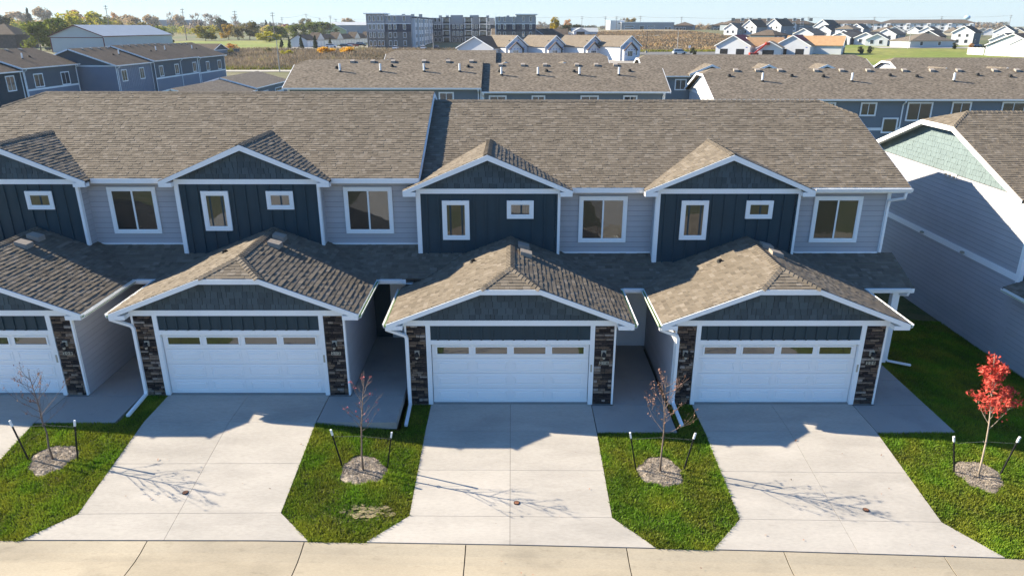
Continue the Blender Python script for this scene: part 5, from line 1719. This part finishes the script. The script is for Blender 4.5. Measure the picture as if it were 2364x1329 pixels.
b = MB(); b.hexa([(-3.2, -1, 0), (3.2, -1, 0), (3.2, 1, 0), (-3.2, 1, 0)], [(-3.6, -1.1, 1.5), (3.6, -1.1, 1.5), (3.6, 1.1, 1.5), (-3.6, 1.1, 1.5)]); b.build('bin', M['shake_bg'], db)
for px in (-2.4, -.8, .8, 2.4):
    pbox('rib', db, M['shake_bg'], px - .08, px + .08, -1.16, -1.0, .1, 1.4)
sgn = thing('road_sign', 'small white road sign beyond the curving road', 'sign', (61.9, 242, 2.6))
b = MB(); b.tube([(0, 0, 0), (0, 0, 2.2)], .06, 6); b.build('post', M['pole'], sgn)
pbox('plate', sgn, M['white'], -.4, .4, -.06, 0, 1.6, 2.4)
pst = thing('rust_post', 'thin brown post standing on the prairie slope', 'post', (46.5, 240, 2.4))
b = MB(); b.tube([(0, 0, -.3), (0, 0, 7.4)], .11, 8); b.build('shaft', M['barn_wood'], pst)
pbox('footing', pst, M['path'], -.35, .35, -.35, .35, -.2, .9)
frm = thing('steel_rack', 'open black steel rack standing in the brown meadow', 'rack', (-52.5, 208, 1.6))
for px in (-1.2, 1.2):
    pbox('upright', frm, M['barn_wood'], px - .06, px + .06, -.06, .06, -.2, 1.5)
for z in (.35, 1.4):
    pbox('rail', frm, M['barn_wood'], -1.14, 1.14, -.05, .05, z, z + .1)
POLES = [(-233.6, 420, 19.1), (-189.8, 420, 17.3), (-159.8, 420, 16.0), (-138.2, 420, 15.2), (-208.6, 670, 14.4), (-193.9, 698, 17.7), (-185.3, 714, 14.4), (-154.1, 626, 15.3), (-165.5, 695, 13.1),
         (65.5, 692, 13.1), (87.6, 694, 12.9), (89.6, 632, 11.1), (112.5, 647, 11.8), (156.4, 682, 12.2), (214.0, 671, 12.3), (276.8, 691, 14.1), (333.3, 680, 14.5), (403.4, 695, 15.4), (455.0, 675, 16.3)]
POLE_LABELS = ['tallest power pole behind the lime trees at the left', 'power pole over the grey commercial buildings', 'power pole right of the bare grey trees', 'power pole above the amber trees', 'thin power pole beside the small skyline spruces', 'power pole just left of the green clump', 'power pole above the round crown of the green clump', 'thin power pole right of the green clump', 'thin power pole over the blue grey warehouse', 'power pole midway between the yellow tree and the factory', 'power pole over the white factory end', 'power pole over the middle of the factory', 'power pole over the right end of the factory', 'power pole over the hip roofed houses', 'power pole over the left end of the dark apartment roof', 'power pole over the right end of the dark apartment roof', 'power pole over the middle white apartment block', 'power pole right of the largest white apartment block', 'power pole at the far right of the horizon']
for (x, y, hgt), lb in zip(POLES, POLE_LABELS):
    t = thing('power_pole', lb, 'power pole', (x, y, hz(x, y)), R(rnd.uniform(-20, 20)), 'power poles on the horizon')
    b = MB(); b.tube([(0, 0, -.5), (0, 0, hgt)], [.26, .16], 6); b.build('mast', M['wood_pole'], t)
    for z in (hgt - .8, hgt - 2.2):
        pbox('cross_arm', t, M['wood_pole'], -1.3, 1.3, -.12, .12, z, z + .22)
wr_ = MB()
for a, c in zip(POLES[4:], POLES[5:]):
    if abs(a[0] - c[0]) < 250 and a[1] > 500:
        for dx in (-1, 1):
            p, q = Vector((a[0] + dx, a[1], hz(*a[:2]) + a[2] - .5)), Vector((c[0] + dx, c[1], hz(*c[:2]) + c[2] - .5))
            wr_.tube([p.lerp(q, k / 6) - Vector((0, 0, 3.2 * k / 6 * (1 - k / 6))) for k in range(7)], .045, 3)
wr_.build('power_lines', M['wood_pole'], None, kind='stuff', label='thin power lines strung between the horizon poles')

# ------------------------------------------------------------------ trees, shrubs and prairie
KIND = {  # colour pair, leaf density, shape
 'dark': ((.030, .042, .020), (.055, .065, .030), 1.0, 'round'), 'conifer': ((.022, .036, .022), (.040, .055, .030), 1.0, 'cone'),
 'tan': ((.33, .235, .13), (.44, .33, .20), .8, 'round'), 'orange': ((.46, .22, .060), (.52, .30, .11), .8, 'round'),
 'green': ((.085, .125, .018), (.17, .19, .026), 1.0, 'round'), 'lime': ((.30, .29, .018), (.46, .40, .025), 1.0, 'round'),
 'olive': ((.15, .13, .045), (.23, .19, .065), .9, 'round'), 'gold': ((.72, .40, .025), (.80, .50, .04), .8, 'round'),
 'bare': ((.20, .165, .135), (.30, .25, .21), .28, 'round'), 'oliveyellow': ((.24, .22, .025), (.36, .29, .035), 1.0, 'round'),
 'amber': ((.36, .23, .025), (.30, .20, .035), .9, 'round'), 'red': ((.20, .022, .025), (.26, .04, .03), 1.0, 'round'), 'yellow': ((.42, .30, .022), (.34, .27, .03), .9, 'tall')}
CROWN = {}
def crown_meshes(kind):
    if kind in CROWN: return CROWN[kind]
    c1, c2, dens, shape = KIND[kind]
    m = mat(kind + '_foliage', c1, .75, 0, .35, .3, 2.5, col2=c2, attr=.45, trans=.42, spec=.15)
    out = []
    for v in range(2):
        rs = random.Random(hash(kind) % 1000 + v if False else sum(map(ord, kind)) + v * 31)
        b = MB()
        lobes = []
        for i in range(22):
            if shape == 'cone':
                z = (i + .5) / 22
                r = .42 * (1 - z) + .03
                a = rs.random() * 6.28
                lobes.append((Vector((math.cos(a) * r * .5, math.sin(a) * r * .5, z)), r * .55 + .03))
            else:
                z = rs.uniform(.12, .88)
                env = math.sqrt(max(.05, 1 - ((z - .48) / .54) ** 2)) * (.42 if shape == 'round' else .36)
                a, q = rs.random() * 6.28, math.sqrt(rs.random())
                lobes.append((Vector((math.cos(a) * env * q * .85, math.sin(a) * env * q * .85, z)), rs.uniform(.10, .19)))
        n = int(1700 * dens)
        for i in range(n):
            c, r = rs.choice(lobes)
            d = Vector((rs.gauss(0, 1), rs.gauss(0, 1), rs.gauss(0, 1))).normalized()
            p = c + d * r * (rs.random() ** .4)
            leaf_quad(b, p, rs.uniform(.034, .062), rs, .6)
        out.append(b.mesh('crown', m, attr=True))
    CROWN[kind] = out
    return out

TREES = [(-286.1, 404.8, 3.59, 15.2, 12.2, 'dark'), (-598.3, 900, 5.33, 26.2, 31.6, 'tan'), (-422.8, 646.8, 4.63, 20.6, 9.5, 'conifer'), (-520.4, 826.6, 5.13, 30.2, 21.8, 'tan'), (-471.8, 709.1, 4.8, 10.9, 21.7, 'orange'), (-176.8, 261.8, 2.63, 10.1, 9.8, 'green'), (-183.1, 281.4, 3.03, 11.7, 9.5, 'green'), (-243.3, 394.3, 3.55, 14.2, 11.9, 'lime'), (-259.1, 437.3, 3.75, 15.7, 16.3, 'lime'), (-313.6, 555.8, 4.29, 16.6, 16.5, 'lime'), (-526.2, 900, 5.33, 25.3, 23.6, 'orange'), (-323.3, 595.3, 4.48, 14.5, 14.8, 'olive'), (-438.4, 820, 5.11, 20.2, 10.6, 'orange'), (-335.0, 646.8, 4.63, 18.5, 21.0, 'tan'), (-207.3, 384.4, 3.52, 10.2, 11.2, 'olive'), (-185.6, 357.9, 3.41, 9.8, 10.4, 'olive'), (-174.6, 327.9, 3.27, 5.8, 9.2, 'gold'), (-157.4, 314.5, 3.22, 7.9, 9.6, 'green'), (-159.2, 327.6, 3.28, 6.4, 6.8, 'dark'), (-369.7, 760, 4.94, 20.2, 18.7, 'tan'), (-367.7, 800, 5.06, 20.8, 9.4, 'bare'), (-391.1, 874.7, 5.26, 22.0, 16.4, 'tan'), (-255.4, 594.7, 4.49, 17.1, 11.3, 'bare'), (-318.3, 783.6, 5.01, 18.9, 22.1, 'bare'), (-234.7, 594.0, 4.5, 12.5, 12.7, 'dark'), (-326.1, 874.7, 5.26, 18.2, 12.3, 'bare'), (-171.0, 401.0, 3.66, 7.9, 12.6, 'oliveyellow'), (-169.8, 432.3, 3.82, 9.0, 9.4, 'amber'), (-159.2, 420.1, 3.79, 7.8, 7.1, 'olive'), (-152.6, 419.2, 3.81, 10.2, 11.1, 'olive'), (-139.2, 427.3, 3.91, 7.7, 10.8, 'green'), (-125.2, 368.8, 3.61, 5.2, 10.3, 'lime'), (-267.2, 874.7, 5.26, 8.6, 9.2, 'red'), (-132.3, 448.5, 4.07, 8.6, 10.2, 'green'), (-244.7, 880, 5.28, 14.9, 13.4, 'olive'), (-138.4, 504.5, 4.35, 9.6, 13.3, 'green'), (-135.9, 536.5, 4.52, 10.2, 15.3, 'green'), (-138.6, 438.3, 3.97, 5.2, 6.8, 'green'), (-278.5, 840, 5.17, 12.3, 7.9, 'conifer'), (-286.2, 880, 5.28, 11.0, 6.2, 'conifer'), (-193.5, 880, 5.28, 17.8, 14.9, 'tan'), (22.4, 378.9, 5.13, 11.1, 6.4, 'yellow'), (59.0, 780, 5.95, 11.9, 10.1, 'orange'), (31.1, 431.8, 6.28, 5.8, 8.8, 'dark'), (40.3, 442.9, 6.67, 5.5, 12.2, 'dark'), (30.2, 780, 5.79, 10.4, 13.7, 'bare'), (131.2, 820, 5.76, 15.1, 13.4, 'amber'), (122.6, 820, 5.76, 14.3, 8.6, 'bare'), (149.4, 740, 6.56, 8.6, 12.2, 'olive'), (141.5, 740, 6.59, 6.5, 9.6, 'olive'), (165.8, 780, 6.01, 7.2, 11.9, 'tan'), (215.1, 860, 5.46, 9.3, 11.1, 'tan'), (206.1, 860, 5.48, 7.9, 8.0, 'dark'), (231.3, 800, 5.57, 9.0, 8.4, 'tan'), (199.5, 760, 6.02, 8.0, 10.7, 'tan')]
LAB = ['dark broad evergreen at the left edge above the old barn', 'huge tan crowned tree behind the left edge evergreen', 'narrow dark conifer standing between two tan crowns', 'tallest tan tree breaking the skyline at the left', 'low rusty orange crown behind the old barn',
 'dense green tree hugging the left corner of the white steel shed', 'second dense green tree behind the left side of the steel shed', 'yellow green tree above the gable of the steel shed', 'broad lime tree above the roof of the steel shed', 'lime yellow tree at the right of the bright row over the shed',
 'orange crown peeping over the lime trees', 'olive tree right of the lime row', 'small orange crown right of the lime row', 'wide tan tree behind the olive ones', 'olive tree beyond the right end of the steel shed',
 'olive bush tree right of the steel shed roof', 'bright golden orange tree against the end of the steel shed', 'leafy green tree right of the golden tree', 'dark round tree behind the blue townhome roofs', 'tan tree left of the grey commercial buildings',
 'thin bare tree beside the first grey commercial building', 'tan tree above the grey commercial buildings', 'bare twiggy tree right of the commercial buildings', 'wide bare greyish tree on the skyline', 'dark green tree before the wide bare tree',
 'bare tree at the right of the grey skyline trees', 'yellow olive tree at the left end of the green field', 'amber yellow tree in the row behind the green field', 'narrow olive tree beside the amber tree', 'big brown olive tree in the row behind the green field',
 'green tree above the round lime willow', 'round lime yellow willow on the green field', 'small dark red tree on the skyline', 'green tree at the left of the clump by the garages', 'olive crown rising behind the green clump',
 'green tree in the middle of the clump by the garages', 'broad green tree at the right of the clump by the garages', 'low green tree beside the lime willow', 'tallest small spruce on the skyline near the red tree', 'smaller spruce on the skyline near the red tree',
 'round tan tree above the blue grey warehouse', 'upright yellow tree right of the apartment house', 'small orange crown right of the yellow tree', 'dark tree under the yellow tree', 'dark bush tree beside the white farm building',
 'bare tree between the apartment house and the yellow tree', 'orange crown over the factory roof', 'bare crown over the factory roof', 'round olive tree right of the factory', 'low olive tree right of the factory',
 'tan tree left of the hip roofed houses', 'tan tree between the hip roofed houses', 'dark tree between the hip roofed houses', 'tan tree right of the hip roofed houses', 'tan tree behind the hip roofed houses']
for (x, y, z, hgt, w, k), lb in zip(TREES, LAB):
    t = thing('tree', lb, 'tree', (x, y, hz(x, y)), 0, 'background autumn trees')
    me = rnd.choice(crown_meshes(k))
    s = w / .95 * (1.3 if x < -120 and k != 'conifer' else 1.1)
    link('crown', me, t, (0, 0, hgt * .06), (0, 0, rnd.random() * 6.28), (s, s, hgt * .97))
    b = MB()
    b.tube([(0, 0, -.5), (.1, 0, hgt * .3), (0, .1, hgt * .75)], [hgt * .025, hgt * .018, hgt * .006], 6)
    for q in range(5 if k != 'bare' else 14):
        a = q * 2.4; z0 = hgt * (.22 + .04 * q if k != 'bare' else .2 + .035 * q)
        r = w * (.33 if k != 'bare' else .42)
        b.tube([(0, 0, z0), (math.cos(a) * r * .5, math.sin(a) * r * .5, z0 + hgt * .14), (math.cos(a) * r, math.sin(a) * r, z0 + hgt * .34)], [hgt * .012, hgt * .008, hgt * .003], 4)
    b.build('trunk', M['tree_bark'], t)

def shrub(lb, x, y, w, hgt, k, g):
    t = thing('shrub', lb, 'shrub', (x, y, hz(x, y)), 0, g)
    link('crown', rnd.choice(crown_meshes(k)), t, (0, 0, -.1 * hgt), (0, 0, rnd.random() * 6.28), (w, w, hgt * 1.1))
    b = MB(); b.tube([(0, 0, -.2), (0, 0, hgt * .6)], [.08, .03], 5); b.build('stem', M['tree_bark'], t)
shrub('left golden shrub mass at the edge of the meadow', -64, 238, 7.4, 2.6, 'gold', 'golden shrubs')
shrub('right golden shrub mass near the parking cars', -57, 242, 7.4, 2.4, 'gold', 'golden shrubs')
shrub('lime shrub in the meadow by the street lamp', -76, 232, 6.0, 1.8, 'lime', 'meadow shrubs')
shrub('olive shrub at the left end of the meadow', -98, 238, 5.5, 2.2, 'oliveyellow', 'meadow shrubs')
shrub('brownish shrub behind the farthest blue townhome', -104, 258, 7, 3.0, 'orange', 'meadow shrubs')
shrub('small olive shrub left of the meadow lamp', -86, 243, 4, 2.0, 'olive', 'meadow shrubs')
GE = 'young spruces beside the white garages'
for i, x in enumerate((-93, -87.5, -85.2, -82.8, -79.6, -77.2, -73.4)):
    shrub(('leftmost', 'second', 'third', 'middle', 'fifth', 'sixth', 'rightmost')[i] + ' young dark spruce in the line beside the white garages', x, 284 - (i % 2) * 8, 2.6, 3.8 + (i % 3) * .5, 'conifer', GE)
for i, (x, y) in enumerate(((119, 236), (123, 238), (166, 262), (178, 262), (189, 258), (172, 262), (60, 228))):
    shrub(['dark bush on the lawn edge left of the ranch house', 'second dark bush on the lawn edge', 'dark bush before the ranch house wall', 'dark bush at the right end of the ranch house', 'dark bush before the two storey white house', 'rusty bush before the ranch house wall', 'small evergreen beside the white estate car'][i], x, y, 2.6, 2.4, 'dark' if i != 5 else 'orange', 'bushes on the right lawn')

# tree line on the horizon and blur of roofs and trees at the right
def tree_line():
    rs = random.Random(77)
    b = MB()
    for i in range(560):
        y = rs.uniform(930, 1500)
        x = rs.uniform(-.66, .66) * (y + 20)
        px = x / (y + 20)
        hgt = rs.uniform(6, 11) * (1.25 if px < -.4 else 1.0) * (1.1 if px > .5 else 1)
        if -.22 < px < .32: hgt *= .75
        w = rs.uniform(6, 14)
        tone = rs.random()
        z = hz(x, y)
        for q in range(70):
            d = Vector((rs.gauss(0, .42) * w * .5, rs.gauss(0, .42) * w * .5, hgt * rs.uniform(.05, 1) ** .8))
            leaf_quad(b, Vector((x, y, z)) + d, rs.uniform(.8, 1.7), rs, .4)
            b.a[-1] = min(1, max(0, tone + rs.gauss(0, .1)))
    m = mat('horizon_foliage', None, .9, .0, ramp=[(0, (.055, .060, .040)), (.3, (.11, .10, .065)), (.6, (.20, .155, .105)), (.8, (.26, .18, .11)), (1, (.16, .14, .12))], attr=1, trans=.15, spec=.1)
    b.build('tree_line', m, None, attr=True, kind='stuff', label='hazy band of autumn trees along the horizon')
tree_line()
def woodland():
    rs = random.Random(5)
    b = MB()
    for i in range(95):
        y = rs.uniform(470, 640)
        x = rs.uniform(-.72, -.50) * (y + 20) if i < 70 else rs.uniform(-.50, -.30) * (y + 120)
        if i >= 70: y += 120
        hgt = rs.uniform(8, 14) if i < 70 else rs.uniform(6, 9)
        w = rs.uniform(8, 14)
        tone = rs.random()
        z = hz(x, y)
        for q in range(240):
            d = Vector((rs.gauss(0, .30), rs.gauss(0, .30), 0)) * w
            zz = hgt * (1 - min(1, (d.length / w) ** 2 * 1.6)) * rs.uniform(.25, 1)
            leaf_quad(b, Vector((x, y, z)) + d + Vector((0, 0, zz)), rs.uniform(.5, .95), rs, .5)
            b.a[-1] = min(1, max(0, tone + rs.gauss(0, .07)))
    m = mat('woodland_foliage', None, .9, .0, ramp=[(0, (.10, .13, .022)), (.25, (.20, .22, .03)), (.45, (.42, .38, .025)), (.6, (.52, .36, .06)), (.8, (.46, .33, .17)), (1, (.36, .28, .19))], attr=1, trans=.42, spec=.1)
    b.build('woodland', m, None, attr=True, kind='stuff', label='autumn wood of green, yellow and tan trees filling the left skyline')
woodland()

def tufts(name, label, boxes, n, hmin, hmax, w, ramp, seed):
    rs = np.random.RandomState(seed)
    V, A = [], []
    tot = sum((b[1] - b[0]) * (b[3] - b[2]) * b[4] for b in boxes)
    for x0, x1, y0, y1, dn in boxes:
        for _ in range(int(n * (x1 - x0) * (y1 - y0) * dn / tot)):
            x, y = rs.uniform(x0, x1), rs.uniform(y0, y1)
            f = noise.noise((x * .06, y * .06, 4)) + .5 * noise.noise((x * .3, y * .3, 9))
            z = hz(x, y)
            for q in range(3):
                a = rs.rand() * 6.28
                hh = rs.uniform(hmin, hmax) * (1 + .5 * f)
                ww = w * rs.uniform(.5, 1)
                ox, oy = rs.normal(0, .3), rs.normal(0, .3)
                V += [(x + ox - math.cos(a) * ww, y + oy - math.sin(a) * ww, z - .05), (x + ox + math.cos(a) * ww, y + oy + math.sin(a) * ww, z - .05), (x + ox + rs.normal(0, .2), y + oy + rs.normal(0, .2), z + hh)]
                A.append(min(1, max(0, .5 + .55 * f + rs.normal(0, .14))))
    me = bpy.data.meshes.new(name)
    me.from_pydata(V, [], [(i, i + 1, i + 2) for i in range(0, len(V), 3)])
    me.materials.append(mat(name + '_straw', None, .9, 0, ramp=ramp, attr=1, trans=.2, spec=.1))
    at = me.attributes.new('shade', 'FLOAT', 'FACE'); at.data.foreach_set('value', A)
    link(name, me, None, kind='stuff', label=label)
tufts('prairie_grass', 'dry greyish brown prairie grass filling the meadow', [(-128, -12, 172, 268, 1)], 15000, .5, 1.3, .22,
      [(0, (.10, .085, .05)), (.35, (.20, .155, .10)), (.6, (.27, .21, .145)), (.85, (.33, .25, .16)), (1, (.30, .27, .10))], 3)
tufts('hill_grass', 'tall rusty prairie grass on the slope beyond the wrapped houses', [(32, 98, 252, 480, 1), (98, 118, 300, 470, 1)], 10000, .25, .85, .5,
      [(0, (.10, .085, .055)), (.35, (.19, .145, .095)), (.6, (.27, .19, .115)), (.85, (.36, .23, .12)), (1, (.26, .23, .10))], 4)
tufts('verge_grass', 'green and yellow verge along the rear path and road', [(-80, -15, 171, 180, 1.2), (35, 75, 246, 252, 1.5)], 2500, .3, .9, .18,
      [(0, (.10, .12, .02)), (.5, (.20, .20, .03)), (1, (.32, .27, .08))], 5)

# ------------------------------------------------------------------ thin autumn haze
hb = MB(); hb.box(-1700, 1700, -60, 1650, -3.0, 42.0)
hm_ = bpy.data.materials.new('thin_haze')
hm_.use_nodes = True
hn = hm_.node_tree
hn.nodes.remove(hn.nodes['Principled BSDF'])
pv = hn.nodes.new('ShaderNodeVolumePrincipled')
pv.inputs['Color'].default_value = (.86, .93, 1.0, 1)
pv.inputs['Density'].default_value = .00011
pv.inputs['Anisotropy'].default_value = .2
hn.links.new(pv.outputs[0], hn.nodes['Material Output'].inputs['Volume'])
hb.build('haze', hm_, None, kind='stuff', label='thin pale haze in the air over the whole neighbourhood')
